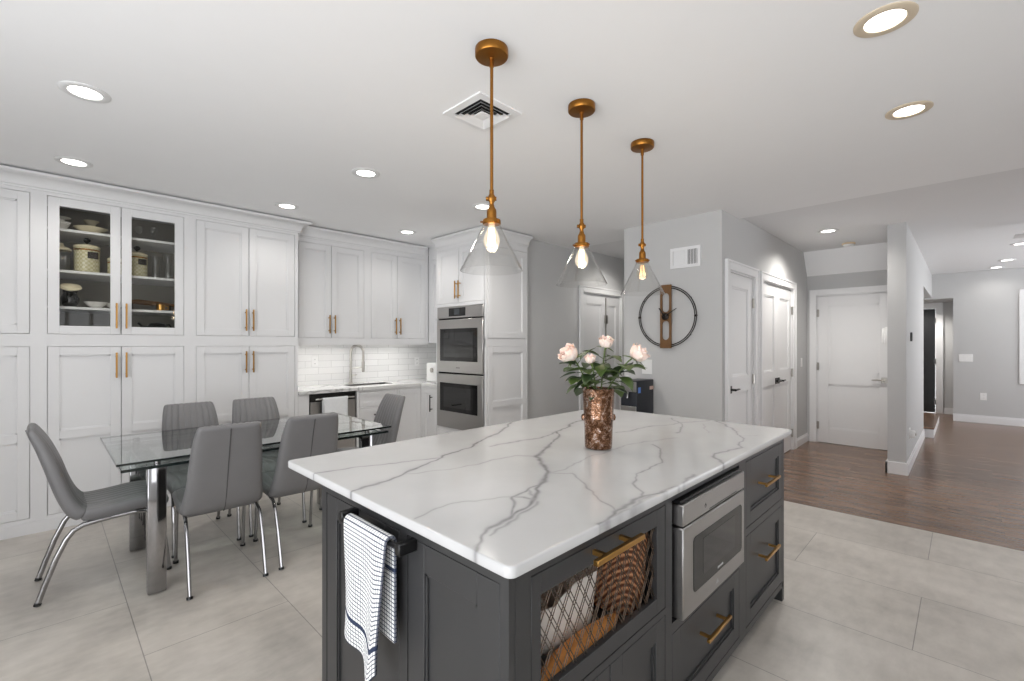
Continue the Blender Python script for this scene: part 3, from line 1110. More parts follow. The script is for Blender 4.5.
def wall_plate(F, u, v, w, h, label, cat='outlet', kind='outlet', name='power_outlet', mat=None, base_w=0.0):
    r = thing(name, label, cat, fpt(F, u, v, base_w))
    MB().fb(F, u - w / 2, u + w / 2, v - h / 2, v + h / 2, base_w + 0.001, base_w + 0.007, 0.002).build('cover_plate', mat or M['plate'], r)
    if kind == 'outlet':
        for s in (-1, 1):
            o = MB().fb(F, u - 0.016, u + 0.016, v + s * h * 0.21 - 0.014, v + s * h * 0.21 + 0.014, base_w + 0.007, base_w + 0.009, 0.001).build('receptacle', M['plate'], r)
            mb = MB()
            for du in (-0.006, 0.006): mb.fb(F, u + du - 0.0015, u + du + 0.0015, v + s * h * 0.21 - 0.004, v + s * h * 0.21 + 0.007, base_w + 0.0088, base_w + 0.0094)
            mb.build('slots', M['black'], o)
    elif kind == 'switch':
        n = max(1, round(w / 0.06))
        for k in range(n):
            uu = u - w / 2 + w * (k + 0.5) / n
            MB().fb(F, uu - 0.017, uu + 0.017, v - 0.034, v + 0.034, base_w + 0.007, base_w + 0.010, 0.001).build('rocker', M['plate'], r)
    return r


wall_plate(('Y', 5.385), 2.195, 1.165, 0.075, 0.12, 'white outlet on the tiled wall beside the tall cabinets')
wall_plate(('Y', 5.385), 3.59, 1.13, 0.075, 0.12, 'white outlet on the tiled wall near the corner')
# small white appliance on the return counter
r = thing('countertop_appliance', 'small white countertop appliance with oval grey dial beside the ovens', 'appliance', (3.50, 4.81, 0.89))
MB().box(3.42, 3.58, 4.70, 4.92, 0.8905, 1.13, 0.02, 3).build('housing', M['plate'], r)
MB().lathe([(0.03, 0), (0.03, -0.012), (0.02, -0.016), (0.0, -0.016)], (3.42, 4.79, 1.04), 20, 'x').build('dial', M['nickel'], r)

# ================================================================ OVEN TOWER
TX = ('X', 3.28)
TS = ('Y', 3.622)
r = thing('oven_cabinet', 'tall pale grey cabinet housing the double oven', 'cabinet', (3.6, 4.05, 0))
mb = MB()
mb.box(3.28, 3.90, 3.622, 3.642, 0, H - 0.002); mb.box(3.28, 3.90, 4.45, 4.47, 0, H - 0.002)
mb.box(3.88, 3.90, 3.642, 4.45, 0, H - 0.002)
for a, b in ((0.0, 0.115), (0.375, 0.405), (1.80, 1.835), (2.455, H - 0.002)): mb.fb(TX, 3.622, 4.45, a, b, -0.55 if a else -0.0, 0.02)
mb.fb(TX, 4.45, 4.475, 0, H - 0.002, -0.05, 0.02); mb.fb(TX, 3.622, 3.631, 0, H - .002, 0, 0.02)
mb.build('cabinet_body', M['cab'], r)
for a, b, hs in ((3.631, 4.055, 1), (4.058, 4.45, -1)):
    d = shaker(MB(), TX, a + G, b - G, 1.835 + G, 2.455 - G, fr=0.058).build('door', M['cab'], r)
    bar_pull(TX, 4.056 - hs * 0.030, 1.98, 0.20, True, d, M['brass'])
d = shaker(MB(), TX, 3.631 + G, 4.45 - G, 0.115 + G, 0.375 - G, fr=0.058).build('drawer', M['cab'], r)
bar_pull(TX, 4.057, 0.30, 0.25, False, d, M['gunmetal'])
shaker(MB(), TS, 3.30, 3.89, 1.435, 2.42, w=0.019).build('side_panel', M['cab'], r)
shaker(MB(), TS, 3.30, 3.89, 0.10, 1.34, w=0.019, mid=0.72).build('side_panel', M['cab'], r)
mb = MB(); mb.fb(TS, 3.26, 3.91, 0, H - .002, -0.004, 0.002); mb.fb(TS, 3.26, 3.91, 1.345, 1.43, 0, 0.012); mb.fb(TS, 3.26, 3.91, 2.425, H - .002, 0, 0.018); mb.fb(TS, 3.26, 3.91, 0, 0.095, 0, 0.022)
mb.fb(TS, 3.893, 3.91, 0.095, 2.425, 0, 0.018); mb.fb(TS, 3.26, 3.297, 0.095, 2.425, 0, 0.018)
mb.build('side_frame', M['cab'], r)
struct('trim_4', crown([(3.26, 4.47), (3.26, 3.602), (3.91, 3.602)], 2.487, H - 0.014, 0.085, 1), M['cab'])

OV0, OV1 = 3.635, 4.448
r = thing('double_oven', 'stainless steel double wall oven with dark windows', 'oven', (3.5, 4.05, 0.405))
MB().box(3.27, 3.83, OV0 + 0.01, OV1 - 0.01, 0.415, 1.79).build('oven_body', M['void'], r)
OF = ('X', 3.286)
cp = MB().fb(OF, OV0, OV1, 1.665, 1.797, 0.0, 0.034, 0.003).build('control_panel', M['steel'], r)
dp = MB().fb(OF, 3.93, 4.225, 1.685, 1.778, 0.034, 0.037, 0.001).build('display', M['display'], cp)
mb = MB(); mb.fb(OF, 4.03, 4.125, 1.70, 1.763, 0.037, 0.0376)
mb.build('screen', M['blue_glyph'], dp)
for z0, z1, w0, w1, lab in ((1.045, 1.650, 1.175, 1.545, 'upper oven door'), (0.410, 1.028, 0.60, 0.925, 'lower oven door')):
    d = MB().fb(OF, OV0, OV1, z0, z1, 0.0, 0.040, 0.004).build('oven_door', M['steel'], r)
    d['label'] = lab
    wd = MB().fb(OF, OV0 + 0.085, OV1 - 0.065, w0, w1, 0.040, 0.0425, 0.002).build('oven_window', M['display'], d)
    MB().fb(OF, OV0 + 0.155, OV1 - 0.135, w0 + 0.045, w1 - 0.045, 0.0425, 0.0435).build('inner_pane', M['dark_glass'], wd)
    if z0 > 1:
        mb = MB()
        for k in range(5): mb.fb(OF, 4.02 + k * 0.014, 4.030 + k * 0.014, 1.098, 1.106, 0.040, 0.0406)
        mb.build('maker_mark', M['gunmetal'], d)

# ================================================================ ISLAND
IX0, IX1, IY0, IY1, IT = 0.695, 2.785, 0.695, 1.64, 0.8885
FI = ('Y', IY0 + 0.02)
FL = ('X', IX0 + 0.02)
r = thing('kitchen_island', 'charcoal kitchen island cabinet under the veined white slab', 'kitchen island', (1.73, 1.16, 0))
A0, A1 = 0.765, 1.415     # mesh door bay
B0, B1 = 1.462, 2.10     # microwave bay
C0, C1 = 2.185, 2.752      # drawer bay
mb = MB()
# carcass
mb.box(IX0 + 0.02, IX1 - 0.02, IY1 - 0.02, IY1, 0.0, IT)
mb.box(IX1 - 0.02, IX1, IY0 + 0.02, IY1, 0.0, IT)
mb.box(IX0 + 0.012, IX0 + 0.03, IY0 + 0.001, IY1, 0.0, IT)
mb.box(IX0 + 0.02, IX1 - 0.02, IY0 + 0.02, IY1 - 0.02, 0.08, 0.10)
for x in (A1 + 0.02, B1 + 0.03): mb.box(x, x + 0.018, IY0 + 0.02, IY1 - 0.02, 0.1, IT)
mb.box(IX0 + 0.02, A1 + 0.02, IY0 + 0.02, IY1 - 0.02, 0.49, 0.508)
mb.box(IX0 + 0.02, A1 + 0.02, IY0 + 0.50, IY0 + 0.515, 0.10, IT)
mb.box(IX0 + 0.02, A1 + 0.02, IY0 + 0.02, IY0 + 0.5, IT - 0.02, IT)
# face frame
for a, b in ((IX0 + 0.02, A0), (A1, B0), (B1, C0), (C1, IX1)): mb.fb(FI, a, b, 0.075, IT, 0, 0.02)
for a, b, zs in ((A0, A1, ((0.075, 0.105), (0.49, 0.512), (0.848, IT))), (B0, B1, ((0.075, 0.105), (0.405, 0.44), (0.848, IT))), (C0, C1, ((0.075, 0.105), (0.515, 0.548), (0.848, IT)))):
    for c, d in zs: mb.fb(FI, a, b, c, d, 0, 0.02)
mb.box(IX1 - 0.035, IX1, IY0, IY0 + 0.05, 0.0, 0.1)
mb.box(IX0, IX0 + 0.03, IY0, IY0 + 0.05, 0.0, 0.1)
mb.build('cabinet_body', M['slate'], r)
MB().box(IX0 + 0.03, IX1 - 0.036, IY0 + 0.075, IY0 + 0.09, 0.0, 0.08).build('toe_kick', M['slate'], r)
# end panels on the side facing the table
for a, b in ((0.725, 1.085), (1.13, 1.60)):
    mb = MB()
    shaker(mb, ('X', IX0 + 0.012), a, b, 0.05, 0.845, w=0.011, fr=0.075, depth=0.010)
    mb.build('end_panel', M['slate'], r)
mb = MB()
FZ = ('X', IX0 + 0.012)
for q in ((IY0, 0.722, 0, IT), (1.088, 1.127, 0, IT), (1.603, IY1, 0, IT), (0.722, 1.088, 0.848, IT), (1.127, 1.603, 0.848, IT), (0.722, 1.603, 0, 0.047)):
    mb.fb(FZ, *q, 0, 0.012)
mb.build('end_frame', M['slate'], r)
# mesh-front bread door
m0, m1, n0, n1 = 0.800, 1.358, 0.562, 0.793
mb = MB()
z0, z1 = 0.512 + G, 0.848 - G
for q in ((A0 + G, m0, z0, z1), (m1, A1 - G, z0, z1), (m0, m1, z0, n0), (m0, m1, n1, z1)): mb.fb(FI, *q, 0, 0.02, 0.001)
md = mb.build('mesh_door', M['slate'], r)
mb = MB()
pitch, sl = 0.046, 0.62      # diamonds: du per dv


def clip_line(c, s):
    # u = c + s*(v-n0)
    pts = []
    v_lo, v_hi = n0, n1
    u_lo, u_hi = c, c + s * (n1 - n0)
    def u_at(v): return c + s * (v - n0)
    vs = [n0, n1]
    if s != 0:
        for ub in (m0, m1):
            v = n0 + (ub - c) / s
            if n0 < v < n1: vs.append(v)
    good = sorted(v for v in vs if m0 - 1e-6 <= u_at(v) <= m1 + 1e-6)
    if len(good) >= 2 and good[-1] - good[0] > 0.01: return (u_at(good[0]), good[0]), (u_at(good[-1]), good[-1])
    return None


for s, w in ((sl, 0.006), (-sl, 0.010)):
    k = -12
    while k < 30:
        for dd in (0, 0.011):
            q = clip_line(m0 + k * pitch + dd, s)
            if q: mb.tube([fpt(FI, q[0][0], q[0][1], w), fpt(FI, q[1][0], q[1][1], w)], 0.0014, 5)
        k += 1
mb.build('wire_mesh', M['wire'], md)
bar_pull(FI, 1.075, 0.825, 0.235, False, md, M['brass'], 0.02, 0.042, 0.0075, posts=0.55)
# drawers and doors
for (a, b, c, d_, hx, hz, fr) in ((C0, C1, 0.548, 0.848, 2.465, 0.71, 0.06), (C0, C1, 0.105, 0.515, 2.465, 0.365, 0.06), (B0, B1, 0.105, 0.405, 1.79, 0.295, 0.06)):
    d = shaker(MB(), FI, a + G, b - G, c + G, d_ - G, fr=fr, depth=0.012).build('drawer', M['slate'], r)
    bar_pull(FI, hx, hz, 0.22, False, d, M['brass'], 0.012, 0.042, 0.006, posts=0.72)
am = (A0 + A1) / 2 + 0.0
for a, b in ((A0, am), (am, A1)):
    shaker(MB(), FI, a + G, b - G, 0.105 + G, 0.49 - G, fr=0.06, depth=0.012).build('door', M['slate'], r)
# towel bar on the end
mb = MB()
mb.tube([(0.650, 1.045, 0.836), (0.650, 1.385, 0.836)], 0.007, 10)
for y in (1.052, 1.378): mb.box(0.640, 0.697, y - 0.012, y + 0.012, 0.818, 0.850, 0.003)
mb.build('towel_bar', M['black'], r)

# veined slab
VEINS = [
 ([(0.655,1.336),(0.776,1.378),(0.862,1.392),(1.104,1.495),(1.322,1.562),(1.55,1.668),(1.918,1.877)], .0065, .75),
 ([(0.658,1.633),(0.887,1.574),(1.018,1.538),(1.11,1.501)], .005, .6),
 ([(0.863,1.392),(1.036,1.327),(1.205,1.325),(1.328,1.3),(1.405,1.237)], .0035, .42),
 ([(0.655,0.775),(0.731,0.819),(0.866,0.848),(0.996,0.901),(1.097,0.958),(1.256,1.046),(1.319,1.128),(1.405,1.236),(1.484,1.284),(1.66,1.358),(1.867,1.502),(2.131,1.612),(2.351,1.644)], .0075, .72),
 ([(0.74,0.80),(0.87,0.832),(0.99,0.885)], .006, .5),
 ([(1.867,1.502),(1.666,1.474),(1.534,1.486),(1.392,1.511)], .006, .5),
 ([(1.114,0.972),(1.042,0.971),(0.969,0.966),(0.916,0.9),(0.873,0.847)], .006, .6),
 ([(0.969,0.966),(0.995,0.939),(0.99,0.895)], .006, .5),
 ([(1.06,0.968),(1.03,0.945),(1.02,0.915)], .007, .4),
 ([(0.969,0.966),(0.91,1.0),(0.837,1.026),(0.758,1.045),(0.671,1.023)], .003, .42),
 ([(1.254,1.048),(1.294,0.999),(1.185,0.826),(1.098,0.682)], .003, .42),
 ([(1.257,1.045),(1.373,1.051),(1.52,1.073),(1.752,1.089),(1.996,1.062),(2.146,0.995)], .003, .34),
 ([(0.979,0.65),(1.095,0.68),(1.159,0.688),(1.26,0.677),(1.346,0.656)], .006, .6),
 ([(1.02,0.664),(1.16,0.668),(1.34,0.664),(1.58,0.668)], .006, .40),
 ([(1.264,0.679),(1.294,0.702),(1.351,0.782),(1.468,0.809),(1.702,0.85),(1.844,0.921),(1.927,1.012)], .004, .5),
 ([(1.801,0.658),(1.893,0.719),(1.995,0.737),(2.156,0.708),(2.336,0.756),(2.548,0.862),(2.705,0.983),(2.79,1.052)], .006, .62),
 ([(2.405,0.802),(2.495,0.728)], .003, .35),
 ([(2.048,1.273),(2.331,1.24),(2.574,1.163),(2.79,1.085)], .0045, .45),
 ([(2.267,1.051),(2.542,1.149),(2.705,1.285)], .005, .45),
 ([(2.622,1.068),(2.385,0.93)], .003, .3),
]


def slab(x0, x1, y0, y1, z0, z1, nx, ny, rnd=0.02, e=0.005):
    """rectangular slab with rounded plan corners and eased edges, fine grid for the veining"""
    xs = np.linspace(x0, x1, nx); ys = np.linspace(y0, y1, ny)
    X, Y = np.meshgrid(xs, ys, indexing='ij')
    # pull the grid corners in along a rounded corner
    def rounded(px, py):
        for cx, sx in ((x0 + rnd, -1), (x1 - rnd, 1)):
            for cy_, sy in ((y0 + rnd, -1), (y1 - rnd, 1)):
                mk = ((px - cx) * sx > 0) & ((py - cy_) * sy > 0)
                dx, dy = (px - cx), (py - cy_)
                mx = np.maximum(np.abs(dx), np.abs(dy)); rr = np.hypot(dx, dy) + 1e-9
                px = np.where(mk, cx + dx * mx / rr, px); py = np.where(mk, cy_ + dy * mx / rr, py)
        return px, py
    Xr, Yr = rounded(X, Y)
    top = np.stack([Xr, Yr, np.full_like(X, z1)], -1).reshape(-1, 3)
    idx = np.arange(nx * ny).reshape(nx, ny)
    quads = np.stack([idx[:-1, :-1], idx[1:, :-1], idx[1:, 1:], idx[:-1, 1:]], -1).reshape(-1, 4)
    per = np.concatenate([idx[:, 0], idx[-1, 1:], idx[-2::-1, -1], idx[0, -2:0:-1]])
    base = top[per]
    # soften: top border inset handled by side rings (outset)
    c = np.array([(x0 + x1) / 2, (y0 + y1) / 2, 0])
    nrm = np.zeros_like(base)
    nrm[:, 0] = np.where(np.isclose(base[:, 0], x0, atol=1e-4), -1, np.where(np.isclose(base[:, 0], x1, atol=1e-4), 1, 0))
    nrm[:, 1] = np.where(np.isclose(base[:, 1], y0, atol=1e-4), -1, np.where(np.isclose(base[:, 1], y1, atol=1e-4), 1, 0))
    for k in range(len(base)):
        px, py = base[k, 0], base[k, 1]
        ix = px < x0 + rnd or px > x1 - rnd; iy = py < y0 + rnd or py > y1 - rnd
        if ix and iy:
            cx = x0 + rnd if px < c[0] else x1 - rnd; cyy = y0 + rnd if py < c[1] else y1 - rnd
            v = np.array([px - cx, py - cyy]); nrm[k, :2] = v / (np.linalg.norm(v) + 1e-9)
    rings = []
    for out, dz in ((e * 0.6, -e * 0.25), (e, -e), (e, -(z1 - z0) + e), (0.6 * e, -(z1 - z0)), (-0.02, -(z1 - z0))):
        rr = base.copy(); rr[:, :2] += nrm[:, :2] * out; rr[:, 2] += dz
        rings.append(rr)
    verts = [top] + rings
    n0_ = nx * ny; m = len(per); faces = [quads]
    prev = per
    for k in range(len(rings)):
        cur = n0_ + k * m + np.arange(m)
        faces.append(np.stack([prev, np.roll(prev, -1), np.roll(cur, -1), cur], -1)[:, ::-1])
        prev = cur
    V = np.concatenate(verts); F = np.concatenate(faces)
    me = bpy.data.meshes.new('countertop')
    bottom = prev.tolist()
    me.from_pydata(V.tolist(), [], F.tolist() + [bottom])
    me.update()
    return me, V


me, V = slab(0.665, 2.79, 0.66, 1.885, 0.8895, 0.915, 620, 360, 0.016, 0.004)
rng = np.random.RandomState(3)
P2 = V[:, :2].copy()
# smooth wobble so veins are not straight segments
for a, fq, ph in ((0.008, 17, 0.4), (0.004, 41, 1.9), (0.002, 93, 3.0)):
    P2[:, 0] += a * np.sin(V[:, 1] * fq + ph + 2 * np.sin(V[:, 0] * fq * 0.4)); P2[:, 1] += a * np.sin(V[:, 0] * fq * 1.1 + ph * 2 + 2 * np.sin(V[:, 1] * fq * 0.5))
vein = np.zeros(len(V))
for pts, wdt, st_ in VEINS:
    d = np.full(len(V), 9.0)
    for a, b in zip(pts[:-1], pts[1:]):
        a = np.array(a); ab = np.array(b) - a
        t = np.clip(((P2 - a) @ ab) / (ab @ ab), 0, 1)
        d = np.minimum(d, np.hypot(*(P2 - a - t[:, None] * ab).T))
    wl = wdt * (1 + 0.4 * np.sin(V[:, 0] * 13 + V[:, 1] * 17) * np.sin(V[:, 1] * 21 + V[:, 0] * 5))
    core = np.exp(-(d / wl) ** 2) * st_ * 0.92
    halo = np.exp(-(d / (wl * 4)) ** 2) * st_ * 0.16
    vein = np.maximum(vein, core + halo)
at = me.attributes.new('vein', 'FLOAT', 'POINT')
at.data.foreach_set('value', np.clip(vein, 0, 1).astype(np.float32))
me.materials.append(M['veined'])
me.shade_smooth(); me.set_sharp_from_angle(angle=math.radians(50))
o = bpy.data.objects.new('countertop', me); COL.objects.link(o)
tag(o, 'white veined quartz slab on the charcoal island under the pendants', 'countertop')

# microwave drawer
r = thing('microwave_drawer', 'stainless microwave drawer built into the charcoal island', 'microwave', (1.78, 1.0, 0.44))
MB().box(1.468, 2.095, IY0 + 0.021, IY0 + 0.5, 0.442, 0.842).build('microwave_body', M['void'], r)
FM = ('Y', IY0 + 0.004)
MB().fb(FM, 1.49, 2.06, 0.835, 0.844, -0.015, 0.02).build('vent_strip', M['black'], r)
cp = MB().fb(FM, 1.482, 2.070, 0.762, 0.834, -0.01, 0.034, 0.003).build('control_panel', M['steel'], r)
mb = MB(); mb.fb(FM, 1.70, 1.98, 0.768, 0.772, 0.034, 0.0345); mb.build('grip_line', M['black'], cp)
mb = MB(); mb.lathe([(0.007, 0), (0.007, -0.0006), (0.0055, -0.0006), (0.0055, 0)], (1.665, FM[1] - 0.0341, 0.79), 16, 'y', closed=True)
mb.fb(FM, 1.6645, 1.6655, 0.79, 0.80, 0.034, 0.0346); mb.build('power_mark', M['gunmetal'], cp)
d = MB().fb(FM, 1.482, 2.070, 0.450, 0.756, -0.01, 0.034, 0.004).build('microwave_door', M['steel'], r)


def rounded_panel(mb, F, u0, u1, v0, v1, w0, w1, rad, n=6):
    pts = []
    for cu, cv, a0 in ((u1 - rad, v1 - rad, 0), (u0 + rad, v1 - rad, 90), (u0 + rad, v0 + rad, 180), (u1 - rad, v0 + rad, 270)):
        for k in range(n + 1):
            a = math.radians(a0 + 90 * k / n)
            pts.append((cu + rad * math.cos(a), cv + rad * math.sin(a)))
    mb.ring_loft([[fpt(F, u, v, w0) for u, v in pts], [fpt(F, u, v, w1) for u, v in pts]])
    return mb


w = rounded_panel(MB(), FM, 1.560, 2.035, 0.514, 0.705, 0.033, 0.0355, 0.018).build('window', M['display'], d)
rounded_panel(MB(), FM, 1.64, 1.955, 0.552, 0.680, 0.0354, 0.0362, 0.008).build('inner_pane', M['dark_glass'], w)
mb = MB()
for k in range(5): mb.fb(FM, 1.775 + k * 0.011, 1.783 + k * 0.011, 0.526, 0.534, 0.0354, 0.036)
mb.build('maker_mark', M['glyph'], w)
mb = MB(); mb.ring_loft([[fpt(FM, 1.762, 0.472, w_), fpt(FM, 1.790, 0.472, w_), fpt(FM, 1.776, 0.488, w_)] for w_ in (0.0335, 0.0348)])
mb.build('door_badge', M['glyph'], d)

# things behind the mesh door
def blob(c, sx, sy, sz, n=14, wob=0.08, seed=0):
    rr = random.Random(seed)
    ph = [rr.uniform(0, 6) for _ in range(6)]
    rings = []
    for i in range(1, n):
        th = PI * i / n
        ring = []
        for j in range(2 * n):
            a = PI * j / n
            k = 1 + wob * (math.sin(3 * a + ph[0] + 2 * th) + 0.6 * math.sin(5 * th + ph[1] + a) + 0.5 * math.sin(7 * a + ph[2]) * math.sin(4 * th + ph[3]))
            ring.append((c[0] + sx * k * math.sin(th) * math.cos(a), c[1] + sy * k * math.sin(th) * math.sin(a), c[2] + sz * k * math.cos(th)))
        rings.append(ring)
    return MB().ring_loft(rings)


def loaf(c, L, w, h, rot, tilt):
    mb = blob((0, 0, 0), L / 2, w / 2, h / 2, 16, 0.05, int(c[0] * 997))
    mb.xform(Matrix.Translation(c) @ Matrix.Rotation(rot, 4, 'Z') @ Matrix.Rotation(tilt, 4, 'Y'))
    return mb


tag(loaf((0.865, 0.865, 0.632), 0.22, 0.10, 0.12, 0.25, -0.75).build('bread_loaf', M['bread'], None), 'golden bread loaf leaning behind the wire mesh near the island corner', 'bread')
tag(loaf((1.03, 0.755, 0.536), 0.40, 0.075, 0.05, 0.05, 0.0).build('baguette', M['bread'], None), 'long golden baguette lying along the bottom behind the wire mesh', 'bread')
tag(loaf((1.08, 0.90, 0.715), 0.26, 0.15, 0.13, 0.3, 0.1).build('bread_loaf', plain('dark_crust', rgb(140, 78, 46), 0.7, var=0.5, scale=12, bmp=0.3, bscale=40), None), 'dark brown loaf sitting above the white bag behind the wire mesh', 'bread')
# white paper bag with folded mouth
mb = MB()
bx0, bx1 = 0.955, 1.205
rings = []
for k, z in enumerate((0.508, 0.53, 0.57, 0.60, 0.625, 0.64)):
    f = k / 5
    ring = []
    for j in range(24):
        a = 2 * PI * j / 24
        q = lambda t: math.copysign(abs(t) ** 0.5, t)
        zz = z + (0.035 * f * math.cos(a + 0.6) if k > 2 else 0) + f * 0.006 * math.sin(7 * a)
        ring.append(((bx0 + bx1) / 2 + 0.02 * f + (0.125 + 0.02 * f) * q(math.cos(a)), 0.89 + (0.075 + 0.006 * math.sin(5 * a) * f) * q(math.sin(a)), zz))
    rings.append(ring)
mb.ring_loft(rings, cap=False)
o = mb.build('paper_bag', M['paper'], None, solid=0.002)
tag(o, 'open white paper bag standing behind the wire mesh', 'bag')
# wicker basket
rings = []
for k, (z, s) in enumerate(((0.508, 0.80), (0.512, 0.86), (0.60, 0.95), (0.70, 1.0), (0.775, 1.02), (0.782, 1.0), (0.775, 0.96), (0.60, 0.90), (0.52, 0.82))):
    ring = []
    for j in range(32):
        a = 2 * PI * j / 32
        q = lambda t: math.copysign(abs(t) ** 0.55, t)
        ring.append((1.335 + 0.079 * s * q(math.cos(a)), 0.885 + 0.15 * s * q(math.sin(a)), z))
    rings.append(ring)
tag(MB().ring_loft(rings).build('wicker_basket', M['wicker'], None), 'brown woven basket at the far side behind the wire mesh', 'basket')

# towel on the island bar
hanging_towel('dish_towel', 'white towel with fine dark blue checks hanging on the island end', 'towel', 0.26, 0.350, 0.275, (0.650, 0, 0.836), 0.0150, 'Y', M['towel'], 1.098, 1.335, 90, 40, 0.008, 0.009,
              tip=lambda b: -0.045 * math.exp(-((b - 0.22) / 0.16) ** 2) + 0.06 * max(0, b - 0.45))

# ================================================================ VASE AND ROSES
VX, VY, VZ = 1.70, 1.145, 0.9152
r = thing('flower_vase', 'bronze mottled mirror-glass vase of roses on the island', 'vase', (VX, VY, VZ))
prof = [(0.05, 0.0), (0.058, 0.004), (0.0595, 0.02), (0.061, 0.08), (0.063, 0.118), (0.065, 0.126), (0.0665, 0.134), (0.065, 0.142), (0.0640, 0.150), (0.066, 0.20), (0.069, 0.245), (0.072, 0.262),
        (0.068, 0.262), (0.064, 0.24), (0.060, 0.15), (0.056, 0.03), (0.0, 0.02)]
MB().lathe(prof, (VX, VY, VZ), 48).build('vase_body', M['mercury'], r, smooth=60)
for a in (-0.79, 2.35):
    mb = MB()
    cx, cyy = VX + 0.0645 * math.cos(a), VY + 0.0645 * math.sin(a)
    mb.lathe([(0.0, -0.016), (0.009, -0.012), (0.012, 0.0), (0.009, 0.012), (0.0, 0.016)], (cx, cyy, VZ + 0.134), 12)
    mb.build('lug', M['mercury'], r)


def petal(mb, h, w, curl, lean, ang, base_r, z0):
    """cupped petal: rises from the base, bows out, rim curls back"""
    def fn(a, b):
        v = a; u = (b - 0.5) * 2
        wid = w * (math.sin(PI * min(1, 0.12 + v * 0.80)) ** 0.7) * (1.0 if v < 0.8 else 1 - 0.9 * (v - 0.8))
        th = u * wid
        rad = base_r + lean * v + 0.25 * base_r * math.sin(PI * v) + curl * max(0, v - 0.62) ** 2 * 6
        z = z0 + h * v - curl * max(0, v - 0.72) * 1.6 - 0.10 * h * abs(u) ** 2 * v
        return (rad * math.cos(ang + th), rad * math.sin(ang + th), z)
    mb.grid(fn, 9, 7)


def rose_bloom(R, seed):
    rr = random.Random(seed)
    mb = MB()
    for ring, (n, br, h, w, curl, lean) in enumerate(((3, 0.14, 0.80, 1.4, 0.00, 0.04), (4, 0.26, 0.88, 1.2, 0.03, 0.06), (5, 0.40, 0.94, 0.95, 0.06, 0.08), (6, 0.54, 0.90, 0.80, 0.12, 0.13), (7, 0.62, 0.78, 0.72, 0.18, 0.22))):
        for k in range(n):
            petal(mb, R * h * 1.5 * rr.uniform(.93, 1.05), w * rr.uniform(.9, 1.1), R * curl, R * lean, 2 * PI * k / n + ring * 0.7 + rr.uniform(-.15, .15), R * br, R * (-0.62 + 0.03 * ring))
    mb.lathe([(0.0, -0.80), (0.28, -0.70), (0.5, -0.5), (0.45, -0.3), (0.0, -0.25)], (0, 0, 0), 14) if False else None
    return mb


def leaf_grid(mb, p, d, up, L, W, fold=0.25, droop=0.3):
    p, d, up = Vector(p), Vector(d).normalized(), Vector(up)
    side = d.cross(up).normalized(); nn = side.cross(d).normalized()

    def fn(a, b):
        u = (b - 0.5) * 2
        wdt = W * math.sin(PI * a ** 0.8) ** 0.85 if 0 < a < 1 else 0.0002
        return p + d * (L * a) + side * (u * wdt) + nn * (abs(u) * wdt * fold - droop * L * a * a)
    mb.grid(fn, 9, 5)


RIGHT = Vector((0.702, -0.712, 0)); FWD = Vector((0.712, 0.702, 0))


def rose(name_label, off_r, z, R, tilt, toward, seed, depth=0.0, leaves=6):
    """off_r: offset along the room diagonal from the vase axis"""
    base = Vector((VX, VY, VZ + 0.03)) + RIGHT * (-off_r * 0.18) + FWD * (depth * -0.2)
    head = Vector((VX, VY, z)) + RIGHT * off_r + FWD * depth
    rim = Vector((VX, VY, VZ + 0.262)) + RIGHT * max(-0.045, min(0.045, off_r * 0.4)) + FWD * max(-0.04, min(0.04, depth * 0.5))
    t = thing('rose', name_label, 'rose', tuple(base), 'roses in the bronze vase')
    rr = random.Random(seed)
    pts = []
    for k in range(13):
        s = k / 12
        p = base.lerp(rim, min(1, s * 2)) if s < 0.5 else rim.lerp(head, (s - 0.5) * 2)
        if s > 0.5: p = p + Vector((0, 0, 0.02 * math.sin((s - 0.5) * 2 * PI)))
        pts.append(p)
    ax = (Vector(toward)).normalized()
    hd = pts[-1]
    pts[-1] = hd - ax * R * 0.55
    MB().tube(pts, [0.0032] * 12 + [0.0042], 7).build('stem', M['stem'], t)
    q = Vector((0, 0, 1)).rotation_difference(ax).to_matrix().to_4x4()
    rose_bloom(R, seed).xform(Matrix.Translation(hd) @ q).build('bloom', M['petal'], t, smooth=60, solid=0.0008)
    mb = MB()
    e1 = ax.orthogonal().normalized(); e2 = ax.cross(e1)
    for k in range(5):
        a = 2 * PI * k / 5 + seed
        dd = e1 * math.cos(a) + e2 * math.sin(a)
        leaf_grid(mb, hd - ax * R * 0.62 + dd * R * 0.1, dd * 1.0 + ax * (0.25 - 0.5 * (k % 2)), ax, R * 1.15, R * 0.17, 0.2, 0.15)
    mb.lathe([(0.0, -0.012), (0.007, -0.008), (0.009, 0.0), (0.006, 0.008)], (0, 0, 0), 10) if False else None
    mb.build('sepals', M['stem'], t, smooth=60, solid=0.0006)
    for k in range(leaves):
        s = 0.49 + 0.32 * (k + 0.5) / leaves
        i = int(s * 12); p = pts[i].lerp(pts[min(i + 1, 12)], s * 12 - i)
        a = 2.4 * k + seed * 1.3
        dd = RIGHT * math.cos(a) + FWD * (math.sin(a) * 0.9) + Vector((0, 0, rr.uniform(-0.35, 0.5)))
        if off_r: dd += RIGHT * (0.6 if off_r > 0 else -0.6) * min(1, abs(off_r) * 8)
        mb = MB()
        stem_end = p + dd.normalized() * 0.022
        mb.tube([p, stem_end], 0.0015, 5)
        leaf_grid(mb, stem_end, dd, (0.1, 0.1, 1), rr.uniform(0.066, 0.095), rr.uniform(0.028, 0.038), 0.25, rr.uniform(0.1, 0.6))
        mb.build('leaf', M['leaf'] if k % 3 else M['leaf_dark'], t, smooth=60, solid=0.0006)
    return t


